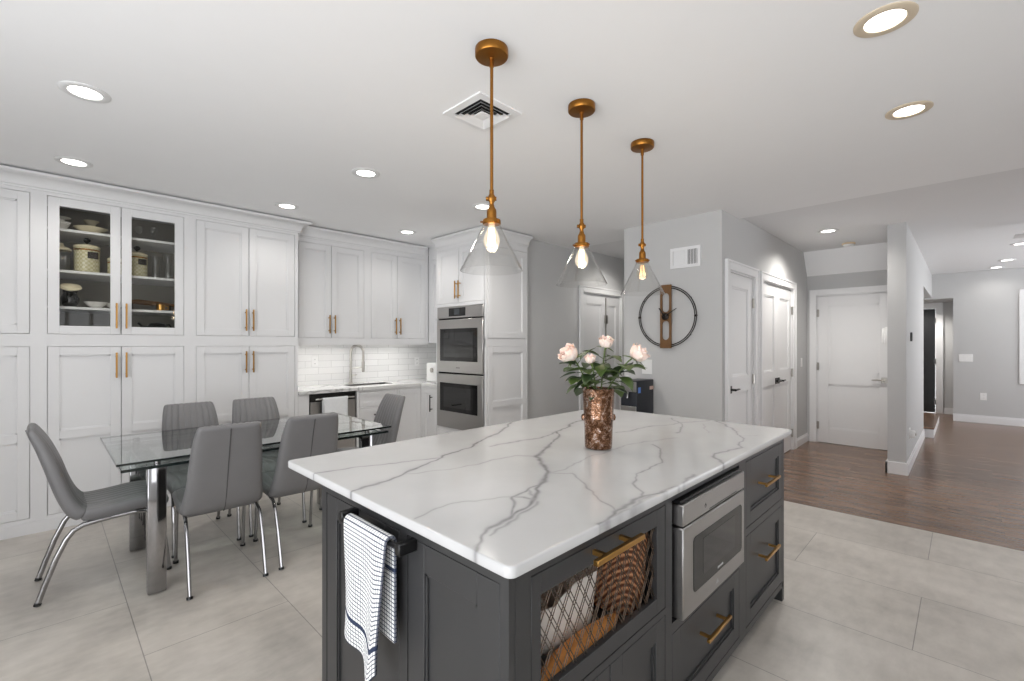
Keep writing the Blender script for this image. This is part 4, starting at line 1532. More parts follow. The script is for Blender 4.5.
rose('fully open blush rose reaching out toward the ovens', -0.131, 1.324, 0.046, 0, -RIGHT * 0.8 + Vector((0, 0, 0.75)) - FWD * 0.35, 1, -0.03, 11)
rose('smallest blush rosebud, tucked low among the leaves', -0.044, 1.304, 0.025, 0, -RIGHT * 0.15 + Vector((0, 0, 1)) - FWD * 0.3, 2, -0.05, 11)
rose('topmost blush rose standing upright over the vase', 0.037, 1.376, 0.034, 0, RIGHT * 0.05 + Vector((0, 0, 1)) - FWD * 0.35, 3, 0.02, 12)
rose('blush rose leaning toward the clock wall', 0.174, 1.326, 0.045, 0, RIGHT * 0.6 + Vector((0, 0, 0.8)) - FWD * 0.35, 4, 0.0, 13)

# ================================================================ PENDANTS
def pendant(x, label, lit):
    y = 1.42
    r = thing('pendant_light', label, 'light', (x, y, H), 'brass pendants over the island')
    c = (x, y, 0)
    MB().lathe([(0.069, H), (0.070, H - 0.004), (0.070, H - 0.030), (0.067, H - 0.034), (0.012, H - 0.040), (0.011, H - 0.048), (0.0, H - 0.048)], c, 40).build('canopy', M['aged_brass'], r)
    mb = MB()
    mb.lathe([(0.0, H - 0.045), (0.0095, H - 0.045), (0.0095, H - 0.075), (0.0068, H - 0.078), (0.0068, 2.02), (0.0095, 2.018), (0.0095, 2.0), (0.006, 1.998), (0.0, 1.998)], c, 16)
    mb.build('rod', M['aged_brass'], r)
    mb = MB()
    mb.lathe([(0.0, 2.004), (0.010, 2.0), (0.017, 1.986), (0.017, 1.976), (0.010, 1.964), (0.009, 1.955), (0.0, 1.953)], c, 20)
    mb.tube([(x - 0.024 * 0.702, y + 0.024 * 0.712, 1.981), (x + 0.02 * 0.702, y - 0.02 * 0.712, 1.981)], 0.009, 12)
    mb.build('swivel', M['aged_brass'], r)
    mb = MB()
    mb.lathe([(0.0, 1.957), (0.010, 1.956), (0.013, 1.944), (0.0195, 1.934), (0.0205, 1.925), (0.0205, 1.897), (0.024, 1.894), (0.037, 1.892), (0.0385, 1.888), (0.0385, 1.874), (0.036, 1.872), (0.0, 1.874)], c, 32)
    mb.build('socket', M['aged_brass'], r)
    mb = MB()
    for k in range(3):
        a = 2 * PI * k / 3 + 0.5
        mb.tube([(x + 0.036 * math.cos(a), y + 0.036 * math.sin(a), 1.881), (x + 0.048 * math.cos(a), y + 0.048 * math.sin(a), 1.881)], [0.003, 0.0045], 8)
    mb.build('thumbscrews', M['aged_brass'], r)
    # conical shade, glass of real thickness, closed profile
    outer = [(0.033, 1.882), (0.036, 1.872), (0.045, 1.852), (0.1285, 1.686), (0.1325, 1.678)]
    inner = [(0.130, 1.678), (0.1262, 1.686), (0.0425, 1.852), (0.0335, 1.872), (0.0305, 1.882)]
    MB().lathe(outer + inner, c, 56, closed=True).build('glass_shade', M['glass'], r, smooth=50)
    b = MB().lathe([(0.012, 1.875), (0.013, 1.865), (0.022, 1.845), (0.032, 1.820), (0.0345, 1.803), (0.031, 1.785), (0.020, 1.772), (0.0, 1.768)], c, 28).build('bulb', M['bulb_glow' if lit else 'bulb_glass'], r, smooth=60)
    mb = MB()
    n = 6
    pts = []
    for k in range(2 * n):
        a = 2 * PI * k / (2 * n)
        rr_ = 0.008 if k % 2 else 0.014
        pts.append((x + rr_ * math.cos(a), y + rr_ * math.sin(a), 1.855 if k % 2 else 1.795))
    mb.tube(pts, 0.0036 if lit else 0.0011, 6, closed=True)
    if lit:
        mb.lathe([(0.0, 1.862), (0.006, 1.855), (0.008, 1.83), (0.011, 1.80), (0.0, 1.79)], c, 12)
    mb.build('filament', M['bulb_on'] if lit else M['bulb_dim'], b)
    lamp('bulb_lamp', 'POINT', r, (x, y, 1.74), 2.0 if lit else 0.5, (1, 0.8, 0.55), shadow_soft_size=0.03)
    return r


pendant(1.318, 'brass pendant with clear glass cone in front of the ovens', True)
pendant(1.955, 'brass pendant with clear glass cone above the roses and vase', True)
pendant(2.585, 'brass pendant with clear glass cone and dimmer bulb beside the round clock', False)

# ================================================================ CEILING FIXTURES
def downlight(x, y, z, label, tan=False, power=16.0, R=0.098):
    r = thing('recessed_light', label, 'light', (x, y, z), 'round recessed ceiling lights')
    MB().lathe([(R, 0.0), (R, -0.004), (R * 0.9, -0.009), (R * 0.66, -0.006), (R * 0.64, 0.0)], (x, y, z), 40, closed=True).build('trim_ring', M['ring_tan' if tan else 'ring_white'], r)
    MB().lathe([(0.0, -0.004), (R * 0.62, -0.003), (R * 0.65, 0.0), (0.0, 0.0)], (x, y, z), 36).build('lens', M['lens'], r)
    l = lamp('lens_lamp', 'SPOT', r, (x, y, z - 0.02), power, (1, 0.96, 0.90), spot_size=math.radians(150), spot_blend=0.7, shadow_soft_size=0.06)
    return r


downlight(0.137, 3.085, H, 'recessed ceiling light over the near end of the glass table')
downlight(0.136, 4.325, H, 'recessed ceiling light just above the display cabinet crown', False, 10)
downlight(1.63, 3.095, H, 'recessed ceiling light alone in mid ceiling between table and pendants')
downlight(1.523, 4.34, H, 'recessed ceiling light above the tall solid-door cabinet crown', False, 10)
downlight(2.81, 4.40, H, 'recessed ceiling light above the sink corner wall cabinet', False, 10)
downlight(2.77, 3.10, H, 'recessed ceiling light behind the first pendant, facing the ovens', False, 45)
downlight(2.255, 0.22, H, 'largest tan-ringed recessed light at the top edge of the photo', True, 9)
downlight(3.215, 0.215, H, 'smaller tan-ringed recessed light over the tile floor', True, 9)
downlight(6.17, 1.10, H2, 'recessed light before the white entry door by the closet doors', False, 75)
downlight(8.66, -0.50, H2, 'recessed light under the ceiling fan blades', False, 16)
downlight(10.2, -0.445, H2, 'middle recessed light of the far room row', False, 14)
downlight(11.05, -0.36, H2, 'recessed light closest to the far grey wall', False, 6)

downlight(5.50, 3.18, H2, 'recessed light in the hall behind the clock wall', False, 26)
downlight(11.95, 0.75, 2.19, 'unseen light added to brighten the black door recess', False, 60, 0.07)  # added lamp, out of view, brightens the door casing

# smoke detector
r = thing('smoke_detector', 'beige smoke detector on the ceiling above the white entry door', 'smoke detector', (7.1, 1.05, H2))
MB().lathe([(0.07, 0), (0.07, -0.018), (0.0, -0.018)], (7.1, 1.05, H2), 28).build('mount', M['beige'], r)
MB().lathe([(0.058, -0.018), (0.052, -0.038), (0.03, -0.044), (0.0, -0.044)], (7.1, 1.05, H2), 28).build('cap', M['plate'], r)

# square ceiling diffuser
r = thing('ceiling_vent', 'square white ceiling air vent behind the first pendant rod', 'vent', (1.645, 1.845, H))
vx, vy, hs = 1.645, 1.845, 0.15


def square_ring(mb, a, b, z0, z1):
    mb.ring_loft([[(vx + s * q, vy + t * q, z) for s, t in ((-1, -1), (1, -1), (1, 1), (-1, 1))] for q, z in ((a, z0), (b, z1), (b - 0.004 if b > a else b, z1 + 0.003), (a - 0.002, z0 + 0.003))], closed=True)
    return mb


MB().box(vx - 0.105, vx + 0.105, vy - 0.105, vy + 0.105, H - 0.003, H).build('duct_opening', M['void'], r)
mb = MB()
for s in ((-1, 0), (1, 0), (0, -1), (0, 1)):
    if s[0]: mb.box(vx + s[0] * 0.108, vx + s[0] * hs, vy - hs, vy + hs, H - 0.008, H)
    else: mb.box(vx - 0.108, vx + 0.108, vy + s[1] * 0.108, vy + s[1] * hs, H - 0.008, H)
mb.build('frame', M['trim'], r)
for q in (0.104, 0.080, 0.056):
    mb = MB(); square_ring(mb, q - 0.018, q, H - 0.006, H - 0.022); mb.build('louver', M['trim'], r)
MB().box(vx - 0.034, vx + 0.034, vy - 0.034, vy + 0.034, H - 0.02, H - 0.012, 0.002).build('louver', M['trim'], r)

# ceiling fan of the far room
fxx, fyy = 7.25, -0.98
r = thing('ceiling_fan', 'white ceiling fan at the photo edge, only blade tips showing', 'fan', (fxx, fyy, H2))
MB().lathe([(0.07, H2), (0.07, H2 - 0.03), (0.02, H2 - 0.05), (0.015, H2 - 0.10), (0.09, H2 - 0.11), (0.10, H2 - 0.15), (0.06, H2 - 0.20), (0.0, H2 - 0.21)], (fxx, fyy, 0), 28).build('motor', M['plate'], r)
for k in range(4):
    a = math.radians(96 + 90 * k)
    mb = MB()
    mb.box(0.08, 0.62, -0.06, 0.06, -0.004, 0.004, 0.003)
    mb.xform(Matrix.Translation((fxx, fyy, H2 - 0.135)) @ Matrix.Rotation(a, 4, 'Z') @ Matrix.Rotation(math.radians(10), 4, 'X'))
    mb.build('blade', M['ring_white'], r)

# ================================================================ CLOCK WALL
FC = ('X', CX)
cu, cv = 2.125, 1.643
r = thing('wall_clock', 'round open clock of thin dark rings with a wooden upright', 'clock', fpt(FC, cu, cv, 0))
mb = MB()
for rad, w in ((0.302, 0.03), (0.285, 0.03)):
    mb.tube([fpt(FC, cu + rad * math.cos(2 * PI * k / 72), cv + rad * math.sin(2 * PI * k / 72), w) for k in range(72)], 0.0048, 6, closed=True)
for a in (0, PI):
    mb.tube([fpt(FC, cu + 0.282 * math.cos(a), cv, 0.03), fpt(FC, cu + 0.306 * math.cos(a), cv, 0.03)], 0.011, 8)
for a in (0.6, 2.5, 3.8, 5.6): mb.tube([fpt(FC, cu + 0.30 * math.cos(a), cv + 0.30 * math.sin(a), 0.0), fpt(FC, cu + 0.30 * math.cos(a), cv + 0.30 * math.sin(a), 0.03)], 0.004, 6)
mb.build('rings', M['iron'], r)
mb = MB()
bw, bh = 0.058, 0.315
sw = 0.036
mb.fb(FC, cu - bw, cu - sw, cv - bh, cv + bh, 0.036, 0.054, 0.002); mb.fb(FC, cu + sw, cu + bw, cv - bh, cv + bh, 0.036, 0.054, 0.002)
# slot ends: arches made of a half-round cut plate
for s, v0 in ((1, 0.20), (-1, -0.20), (-1, 0.075), (1, -0.075)):
    top = {(1, 0.20): bh, (-1, -0.20): -bh, (-1, 0.075): 0.0, (1, -0.075): 0.0}[(s, v0)]
    arc = [(cu + sw * math.cos(PI * k / 12), cv + v0 + s * sw * math.sin(PI * k / 12) * 0.9) for k in range(13)]
    lid = [(p[0], cv + top) for p in arc]
    for k in range(12):
        q = [arc[k], arc[k + 1], lid[k + 1], lid[k]]
        mb.ring_loft([[fpt(FC, u, v, 0.036) for u, v in q], [fpt(FC, u, v, 0.054) for u, v in q]])
mb.build('upright', M['wood_brown'], r)
MB().lathe([(0.0, -0.075), (0.02, -0.072), (0.036, -0.064), (0.036, -0.05), (0.0, -0.05)], (CX, cu, cv), 24, 'x').build('hub', M['iron'], r)
mb = MB()
mb.tube([fpt(FC, cu, cv, 0.078), fpt(FC, cu - 0.125, cv + 0.075, 0.078)], [0.006, 0.004], 6)
mb.build('minute_hand', M['black'], r)
mb = MB()
mb.tube([fpt(FC, cu, cv, 0.081), fpt(FC, cu + 0.055, cv + 0.085, 0.081)], [0.007, 0.005], 6)
mb.build('hour_hand', M['black'], r)

r = thing('wall_vent', 'white rectangular return air grille above the clock', 'vent', fpt(FC, 1.945, 2.215, 0))
mb = MB()
u0, u1, v0, v1 = 1.795, 2.095, 2.115, 2.315
for q in ((u0, u0 + 0.028, v0, v1), (u1 - 0.028, u1, v0, v1), (u0 + 0.028, u1 - 0.028, v0, v0 + 0.028), (u0 + 0.028, u1 - 0.028, v1 - 0.028, v1), (1.925, 1.945, v0 + 0.028, v1 - 0.028)): mb.fb(FC, *q, 0.0002, 0.012)
mb.build('frame', M['trim'], r)
MB().fb(FC, u0 + 0.02, u1 - 0.02, v0 + 0.02, v1 - 0.02, 0.0005, 0.002).build('backing', M['seam'], r)
mb = MB()
n = 16
for k in range(n):
    u = u0 + 0.03 + (u1 - u0 - 0.06) * (k + 0.5) / n
    lean = -0.005 if u > 1.935 else 0.005
    mb.ring_loft([[fpt(FC, u + lean + d_, v, 0.003) for d_, v in ((-0.001, v0 + .02), (0.001, v0 + .02), (0.001, v1 - .02), (-0.001, v1 - .02))], [fpt(FC, u - lean + d_, v, 0.010) for d_, v in ((-0.001, v0 + .02), (0.001, v0 + .02), (0.001, v1 - .02), (-0.001, v1 - .02))]])
o = mb.build('louvers', M['trim'], r)

wall_plate(FC, 2.35, 1.135, 0.115, 0.15, 'white wall control panel partly behind the rose near the clock', 'control panel', 'plain', 'control_panel')
# water dispenser against the clock wall
r = thing('water_dispenser', 'black upright dispenser with steel front standing against the clock wall', 'dispenser', (4.2, 2.36, 0))
MB().box(4.03, 4.36, 2.27, 2.45, 0, 1.01, 0.006, 2).build('casing', M['glove'], r)
MB().box(4.018, 4.03, 2.275, 2.445, 0.90, 1.0, 0.003).build('head_panel', M['steel'], r)
MB().box(4.018, 4.03, 2.275, 2.445, 0.02, 0.76, 0.003).build('front_panel', M['steel'], r)
MB().tube([(4.03, 2.36, 0.90), (4.01, 2.36, 0.89), (4.005, 2.36, 0.84)], 0.010, 10).build('spout', M['chrome'], r)
MB().box(4.05, 4.10, 2.2690, 2.2702, 0.89, 0.945).build('blue_sticker', M['sticker'], r)
MB().box(4.28, 4.36, 2.2690, 2.2702, 0.91, 0.945).build('pale_tag', M['pink_sticker'], r)

# partition fittings
r = thing('thermostat', 'small black wall control on the partition', 'thermostat', (6.80, PY0, 1.45))
MB().fb(('Y', PY0), 6.76, 6.84, 1.40, 1.50, 0, 0.018, 0.003).build('housing', M['black'], r)
MB().fb(('Y', PY0), 6.772, 6.828, 1.415, 1.485, 0.018, 0.019).build('screen', M['display'], r)
r = thing('plug_adapter', 'white plug-in night light low on the partition', 'night light', (6.66, PY0, 0.36))
MB().fb(('Y', PY0), 6.60, 6.70, 0.33, 0.45, 0, 0.007, 0.002).build('cover_plate', M['plate'], r)
b = MB().fb(('Y', PY0), 6.615, 6.685, 0.345, 0.425, 0.007, 0.05, 0.01, 2).build('plug_body', M['plate'], r)
MB().lathe([(0.015, 0.0), (0.015, -0.008), (0.0, -0.012)], (6.65, PY0 - 0.05, 0.385), 16, 'y').build('sensor', M['nickel'], b)
r = thing('intercom_handset', 'white handset on the partition edge beside the entry door', 'intercom', (6.42, PY1, 1.37))
MB().box(6.36, 6.44, PY1, PY1 + 0.03, 1.36, 1.55, 0.006, 2).build('cradle', M['plate'], r)
MB().box(6.37, 6.43, PY1 + 0.03, PY1 + 0.055, 1.375, 1.54, 0.01, 2).build('handset', M['plate'], r)
wall_plate(('Y', CY), 7.25, 1.12, 0.075, 0.12, 'white light switch on the grey wall past the double closet doors', 'switch', 'switch', 'light_switch')
wall_plate(('X', FX), 0.0, 1.125, 0.18, 0.13, 'white three-gang switch plate on the far grey wall', 'switch', 'switch', 'light_switch')
wall_plate(('X', FX), -0.22, 0.46, 0.08, 0.125, 'white outlet low on the far grey wall')

# ================================================================ DISHES BEHIND THE GLASS DOORS
MB().box(-0.012, 0.864, 4.86, 5.36, 1.40, 1.455).build('shelf', M['cab'], DISP)
S0, S1, S2, S3 = 1.4555, 1.6555, 1.9325, 2.2455
GRP = 'dishes in the display cabinet'


def bowl(x, y, z, R, h, label, mat='porcelain', n=1):
    mb = MB()
    for k in range(n):
        o_ = k * 0.014
        mb.lathe([(R * 0.35, o_), (R * 0.4, o_ + 0.004), (R * 0.8, o_ + h * 0.6), (R, o_ + h), (R * 0.97, o_ + h), (R * 0.76, o_ + h * 0.62), (R * 0.3, o_ + 0.010), (0.0, o_ + 0.010)], (x, y, z), 32)
    return tag(mb.build('bowl', M[mat], None), label, 'bowl', GRP)


bowl(0.078, 5.02, S3, 0.064, 0.075, 'cream bowl at the hinge side of the top shelf')
tag(MB().lathe([(0.03, 0.0), (0.035, 0.005), (0.064, 0.012), (0.066, 0.016), (0.03, 0.010), (0, 0.010)], (0.078, 5.02, S3 + 0.095), 32).build('plate', M['porcelain'], None), 'white plate above the cream bowl on the top shelf', 'plate', GRP)
tag(MB().lathe([(0.018, 0), (0.018, 0.02), (0.03, 0.02), (0.03, 0.0)], (0.078, 5.02, S3 + 0.0755), 20, closed=True).build('plate_stand', M['porcelain'], None), 'small white riser between plate and bowl on top shelf', 'stand', GRP)
bowl(0.255, 4.98, S3, 0.104, 0.05, 'wide shallow cream bowl in the middle of the top shelf', 'cream')
r = thing('candlestick', 'tall pale pedestal rising behind the wide bowl on the top shelf', 'candlestick', (0.27, 5.22, S3), GRP)
MB().lathe([(0.05, 0), (0.05, 0.012), (0.026, 0.03), (0.026, 0.12), (0.034, 0.135), (0.05, 0.15), (0.05, 0.155), (0.0, 0.155)], (0.27, 5.22, S3), 24).build('column', M['cream'], r)


def stemware(x, y, z, label, s=1.0):
    r = thing('wine_glass', label, 'glass', (x, y, z), GRP)
    MB().lathe([(0.0, 0.0), (0.034 * s, 0.001), (0.004, 0.006), (0.004, 0.07 * s), (0.012, 0.078 * s), (0.034 * s, 0.105 * s), (0.036 * s, 0.13 * s), (0.029 * s, 0.165 * s), (0.0275 * s, 0.165 * s), (0.034 * s, 0.13 * s), (0.032 * s, 0.107 * s), (0.0, 0.085 * s)], (x, y, z), 24).build('glass', M['glass'], r)


stemware(0.385, 5.05, S3, 'stem glass by the door stile on the first top shelf', 0.7)
stemware(0.555, 5.0, S3, 'stem glass nearest the handles on the second top shelf', 0.75)
stemware(0.655, 5.0, S3, 'stem glass in the middle of the second top shelf', 0.8)


def canister(x, y, z, R, h, label, body='canister', plaque=True):
    r = thing('canister', label, 'canister', (x, y, z), GRP)
    MB().lathe([(R * 0.96, 0.0), (R, 0.005), (R, h - 0.012), (R * 0.97, h - 0.006), (0.0, h - 0.006)], (x, y, z), 36).build('body', M[body], r)
    ld = MB().lathe([(R * 1.04, h - 0.006), (R * 1.05, h + 0.004), (R * 0.96, h + 0.012), (R * 0.5, h + 0.024), (R * 0.2, h + 0.028), (0.0, h + 0.028)], (x, y, z), 36).build('lid', M['cream'], r)
    MB().lathe([(0.009, h + 0.026), (0.008, h + 0.036), (0.02, h + 0.048), (0.024, h + 0.06), (0.016, h + 0.074), (0.0, h + 0.078)], (x, y, z), 20).build('knob', M['wood_brown' if False else 'black'], ld)
    mb = MB()
    mb.lathe([(R * 1.0, h - 0.03), (R * 1.02, h - 0.028), (R * 1.02, h - 0.02), (R * 1.0, h - 0.018)], (x, y, z), 36)
    mb.build('rim_band', M['aged_brass'], r)
    if plaque: MB().box(x + 0.0, x + R * 0.8, y - R - 0.003, y - R * 0.55, z + h * 0.55, z + h * 0.80, 0.002).build('label_plate', M['iron'], r)


canister(0.232, 4.99, S2, 0.078, 0.205, 'larger checked canister with black knob on the middle shelf')
canister(0.405, 4.98, S2, 0.052, 0.125, 'small checked canister half hidden by the first door stile', plaque=False)
canister(0.545, 5.00, S2, 0.070, 0.19, 'checked canister with black knob behind the second glass door')
r = thing('glass_jar', 'clear jar with cream lid at the hinge side of the middle shelf', 'jar', (0.085, 5.02, S2), GRP)
MB().lathe([(0.055, 0), (0.058, 0.004), (0.058, 0.15), (0.045, 0.165), (0.043, 0.165), (0.055, 0.15), (0.054, 0.008), (0, 0.008)], (0.085, 5.02, S2), 28).build('jar_body', M['glass'], r)
MB().lathe([(0.06, 0.165), (0.064, 0.172), (0.05, 0.19), (0.02, 0.20), (0.012, 0.225), (0, 0.228)], (0.085, 5.02, S2), 28).build('lid', M['cream'], r)
for x, h, s, lb in ((0.675, 0.20, 0.036, 'tall clear tumbler next to the canister behind the second glass door'), (0.765, 0.235, 0.042, 'tallest clear vase against the side of the middle shelf')):
    tag(MB().lathe([(s * 0.8, 0), (s * 0.85, 0.006), (s * 0.75, h * 0.3), (s, h * 0.75), (s * 1.05, h), (s, h), (s * 0.94, h * 0.75), (s * 0.7, h * 0.3), (s * 0.7, 0.012), (0, 0.012)], (x, 5.02, S2), 24).build('glass_vase', M['glass'], None), lb, 'glass', GRP)
# third shelf
r = thing('cream_pitcher', 'tipped patterned pitcher on the lower shelf behind the first glass door', 'pitcher', (0.135, 4.98, S1), GRP)
mb = MB().lathe([(0.035, 0.0), (0.05, 0.03), (0.055, 0.07), (0.036, 0.11), (0.045, 0.135), (0.042, 0.135), (0.032, 0.11), (0.05, 0.07), (0.0, 0.02)], (0.0, 0, 0), 28)
mb.build('jug_body', M['dark_glass'], r, local=True)
mb = MB().lathe([(0.0, 0.135), (0.052, 0.130), (0.066, 0.142), (0.058, 0.156), (0.02, 0.166), (0.0, 0.168)], (0.0, 0, 0), 28)
mb.xform(Matrix.Translation((0.0, -0.02, 0.02)) @ Matrix.Rotation(math.radians(24), 4, 'X')); mb.build('saucer_lid', M['cream'], r, local=True)
bowl(0.285, 4.98, S1, 0.075, 0.05, 'dark-patterned bowl in the middle of the lower shelf')
bowl(0.400, 5.0, S1, 0.055, 0.035, 'two small stacked bowls beside the first door stile', 'porcelain', 2)
r = thing('serving_board', 'long dark wooden board lying on a rack behind the second glass door', 'board', (0.65, 5.1, S1), GRP)
mb = MB()
mb.tube([(0.47, 5.08, S1 + 0.075), (0.56, 5.08, S1 + 0.078), (0.70, 5.08, S1 + 0.068), (0.82, 5.08, S1 + 0.06)], [0.01, 0.022, 0.02, 0.012], 12, sy=0.4); mb.build('board', M['wood_brown'], r)
mb = MB()
for x in (0.52, 0.78): mb.box(x - 0.004, x + 0.004, 5.05, 5.11, S1, S1 + 0.062)
mb.build('rack_feet', M['iron'], r)
r = thing('brass_mug', 'small brass mug on the lower shelf behind the second glass door', 'mug', (0.70, 4.96, S1), GRP)
MB().lathe([(0.026, 0), (0.03, 0.004), (0.032, 0.055), (0.029, 0.055), (0.027, 0.008), (0, 0.008)], (0.70, 4.96, S1), 24).build('cup', M['brass'], r)
MB().tube([(0.73, 4.96, S1 + 0.045), (0.752, 4.96, S1 + 0.04), (0.752, 4.96, S1 + 0.018), (0.729, 4.96, S1 + 0.012)], 0.004, 8).build('handle', M['brass'], r)
# bottom compartment
r = thing('teapot', 'black teapot in the lowest compartment behind the second glass door', 'teapot', (0.68, 4.99, S0), GRP)
MB().lathe([(0.04, 0), (0.07, 0.02), (0.078, 0.055), (0.055, 0.09), (0.02, 0.10), (0.0, 0.10)], (0.68, 4.99, S0), 28).build('pot', M['black'], r)
MB().tube([(0.61, 4.99, S0 + 0.05), (0.575, 4.99, S0 + 0.065), (0.55, 4.99, S0 + 0.095)], [0.014, 0.010, 0.007], 10).build('spout', M['black'], r)
MB().tube([(0.745, 4.99, S0 + 0.03), (0.78, 4.99, S0 + 0.055), (0.765, 4.99, S0 + 0.085), (0.73, 4.99, S0 + 0.075)], 0.006, 8).build('handle', M['black'], r)
bowl(0.20, 5.0, S0, 0.10, 0.06, 'dark bowl in the lowest compartment behind the first glass door', 'gunmetal')

# ================================================================ TABLE
TX0, TX1, TY0, TY1 = 0.255, 1.84, 3.10, 4.09
r = thing('dining_table', 'glass dining table on square chrome legs between the six chairs', 'table', ((TX0 + TX1) / 2, (TY0 + TY1) / 2, 0))
MB().box(TX0, TX1, TY0, TY1, 0.738, 0.750, 0.0015).build('glass_top', M['table_glass'], r)['label'] = 'greenish clear glass top'
mb = MB()
t = 0.0012
for q in ((TX0 - t, TX0 + 0.0008, TY0, TY1), (TX1 - 0.0008, TX1 + t, TY0, TY1), (TX0, TX1, TY0 - t, TY0 + 0.0008), (TX0, TX1, TY1 - 0.0008, TY1 + t)): mb.box(*q, 0.7385, 0.7495)
mb.build('polished_edge', M['table_edge'], r)
MB().box(TX0 + 0.02, TX1 - 0.02, TY0 + 0.012, TY1 - 0.012, 0.704, 0.714, 0.0015).build('extension_leaf', M['table_glass'], r)
mb = MB()
for q in ((TX0 + 0.02, TX1 - 0.02, TY0 + 0.010, TY0 + 0.013), (TX0 + 0.02, TX1 - 0.02, TY1 - 0.013, TY1 - 0.010), (TX0 + 0.018, TX0 + 0.021, TY0 + 0.012, TY1 - 0.012), (TX1 - 0.021, TX1 - 0.018, TY0 + 0.012, TY1 - 0.012)): mb.box(*q, 0.700, 0.715)
mb.build('leaf_edge', M['table_edge'], r)
mb = MB()
for y in (TY0 + 0.16, TY1 - 0.16): mb.box(TX0 + 0.10, TX1 - 0.10, y - 0.02, y + 0.02, 0.672, 0.702, 0.002)
mb.build('slide_rail', M['iron'], r)
for lx in (0.388, 1.63):
    for ly in (3.155, 3.905):
        mb = MB(); mb.box(lx, lx + 0.085, ly, ly + 0.055, 0.004, 0.695, 0.006, 2); mb.build('leg', M['chrome'], r)
    mb = MB(); mb.box(lx, lx + 0.085, 3.20, 3.92, 0.672, 0.697, 0.004); mb.build('end_frame', M['chrome'], r)
mb = MB()
for x in (0.43, 1.67):
    for y in (3.18, 3.60, 3.93): mb.lathe([(0.022, 0.697), (0.022, 0.704)], (x, y, 0), 16)
    for y in (3.15, 3.97): mb.lathe([(0.016, 0.714), (0.016, 0.738)], (x, y, 0), 16)
mb.build('glass_spacer', M['chrome'], r)

# ================================================================ CHAIRS
def sweep_shell(path, nu, rib_side, ribs=8, rib_amp=0.008):
    """path: (x, z, half_thickness, half_width); flat padded cross-section with stitched ribs on one side"""
    # densify
    pts = []
    P = [np.array(p, float) for p in path]
    for i in range(len(P) - 1):
        p0, p1, p2, p3 = P[max(i - 1, 0)], P[i], P[i + 1], P[min(i + 2, len(P) - 1)]
        for k in range(5):
            t = k / 5
            pts.append(0.5 * ((2 * p1) + (-p0 + p2) * t + (2 * p0 - 5 * p1 + 4 * p2 - p3) * t * t + (-p0 + 3 * p1 - 3 * p2 + p3) * t ** 3))
    pts.append(P[-1])
    rings = []
    m = len(pts)
    for i, p in enumerate(pts):
        d = pts[min(i + 1, m - 1)][:2] - pts[max(i - 1, 0)][:2]
        d /= np.linalg.norm(d) + 1e-9
        nx, nz = -d[1], d[0]
        if i in (0, m - 1): sc = 0.45
        elif i in (1, m - 2): sc = 0.82
        else: sc = 1.0
        th, w = p[2] * sc, p[3] * (0.94 if i in (0, m - 1) else 0.985 if i in (1, m - 2) else 1)
        ring = []
        nf, nb = 96, 26
        for side, n_ in ((1, nf), (-1, nb)):
            for j in range(n_):
                e = -1 + 2 * (j + 0.5) / n_
                e = math.copysign(abs(e) ** 0.9, e) if side < 0 else e
                y = w * e * side * -1
                prof = (1 - abs(e) ** 7) ** 0.5
                o_ = side * th * prof
                if side == rib_side and abs(e) < 0.90:
                    ph = abs(math.sin(PI * ribs * (e / 0.90 + 1) / 2))
                    o_ -= side * rib_amp * (1 - ph ** 0.5)
                ring.append((p[0] + nx * o_, y, p[1] + nz * o_))
        rings.append(ring)
    return MB().ring_loft(rings)


CGRP = 'grey chairs around the glass table'


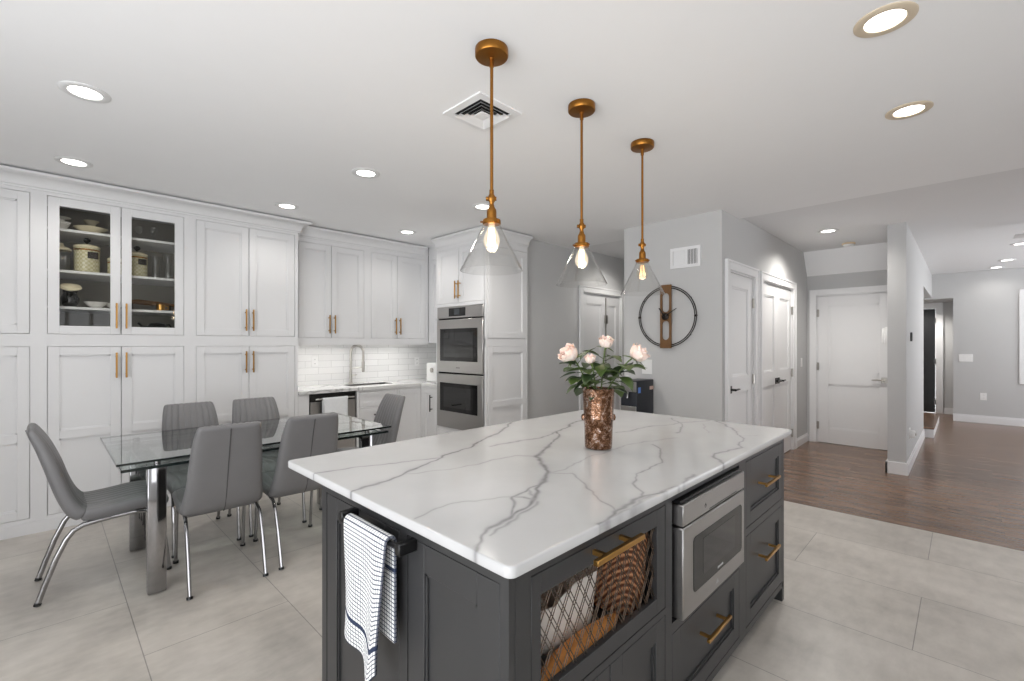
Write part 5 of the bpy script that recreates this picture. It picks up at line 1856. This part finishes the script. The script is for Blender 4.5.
def make_chair(label):
    r = thing('dining_chair', label, 'chair', (0, 0, 0), CGRP)
    back = [(-0.304, 0.920, 0.018, 0.152), (-0.285, 0.884, 0.026, 0.163), (-0.252, 0.81, 0.033, 0.174), (-0.215, 0.70, 0.038, 0.184), (-0.186, 0.60, 0.039, 0.191), (-0.158, 0.52, 0.041, 0.200), (-0.125, 0.458, 0.046, 0.208), (-0.092, 0.432, 0.047, 0.213)]
    seat = [(-0.105, 0.436, 0.046, 0.209), (-0.05, 0.428, 0.049, 0.214), (0.04, 0.432, 0.050, 0.217), (0.13, 0.442, 0.049, 0.217), (0.20, 0.443, 0.045, 0.215), (0.252, 0.428, 0.036, 0.210), (0.272, 0.405, 0.024, 0.204)]
    sweep_shell(back, 128, 1).build('backrest', M['leather'], r, smooth=70)
    sweep_shell(seat, 128, 1).build('seat', M['leather'], r, smooth=70)
    mb = MB(); mb.tube([(-0.3185, 0, 0.900), (-0.3115, 0, 0.878), (-0.284, 0, 0.80), (-0.2515, 0, 0.69), (-0.223, 0, 0.59), (-0.1955, 0, 0.505), (-0.163, 0, 0.43), (-0.118, 0, 0.390)], 0.0028, 6)
    mb.build('back_seam', M['seam'], r)
    for s in (-1, 1):
        y = s * 0.185
        rear = [(-0.275, y, 0.0), (-0.245, y, 0.10), (-0.205, y, 0.22), (-0.165, y, 0.315), (-0.135, y, 0.355), (-0.095, y * 0.98, 0.375), (-0.02, y * 0.96, 0.383), (0.02, y * 0.95, 0.386)]
        front = [(0.02, y * 0.95, 0.386), (0.12, y * 0.96, 0.390), (0.19, y * 0.97, 0.385), (0.225, y * 0.98, 0.365), (0.243, y, 0.325), (0.262, y, 0.20), (0.285, y, 0.0)]
        for pth in (rear, front):
            lg = MB().tube(pth, 0.0135, 12, sy=0.75).build('leg', M['chrome'], r)
            x0 = pth[0][0] if pth is rear else pth[-1][0]
            MB().cyl((x0, y, 0.0), (x0 + (0.005 if pth is rear else -0.002), y, 0.014), 0.0155, n=14).build('foot_cap', M['black'], lg)
    mb = MB()
    for x in (-0.06, 0.13): mb.box(x - 0.014, x + 0.014, -0.178, 0.178, 0.378, 0.394, 0.003)
    mb.build('seat_frame', M['chrome'], r)
    return r


c0 = make_chair('grey chair alone at the end of the glass table, seen in side profile')
c0.location = (0.243, 3.64, 0)
dup(c0, (0.742, 3.225, 0), PI / 2 - math.radians(3), 'grey chair with its back to us, nearest the alone chair at the table end')
dup(c0, (1.20, 3.225, 0), PI / 2 - math.radians(2), 'grey chair with its back to us, partly hidden by the island corner')
dup(c0, (0.765, 3.90, 0), -PI / 2, 'grey chair across the glass table, backed by the display cabinet')
dup(c0, (1.212, 3.90, 0), -PI / 2, 'grey chair across the glass table, backed by the solid-door cabinet')
dup(c0, (1.885, 3.61, 0), PI, 'grey chair at the far table end in front of the sink cabinets')
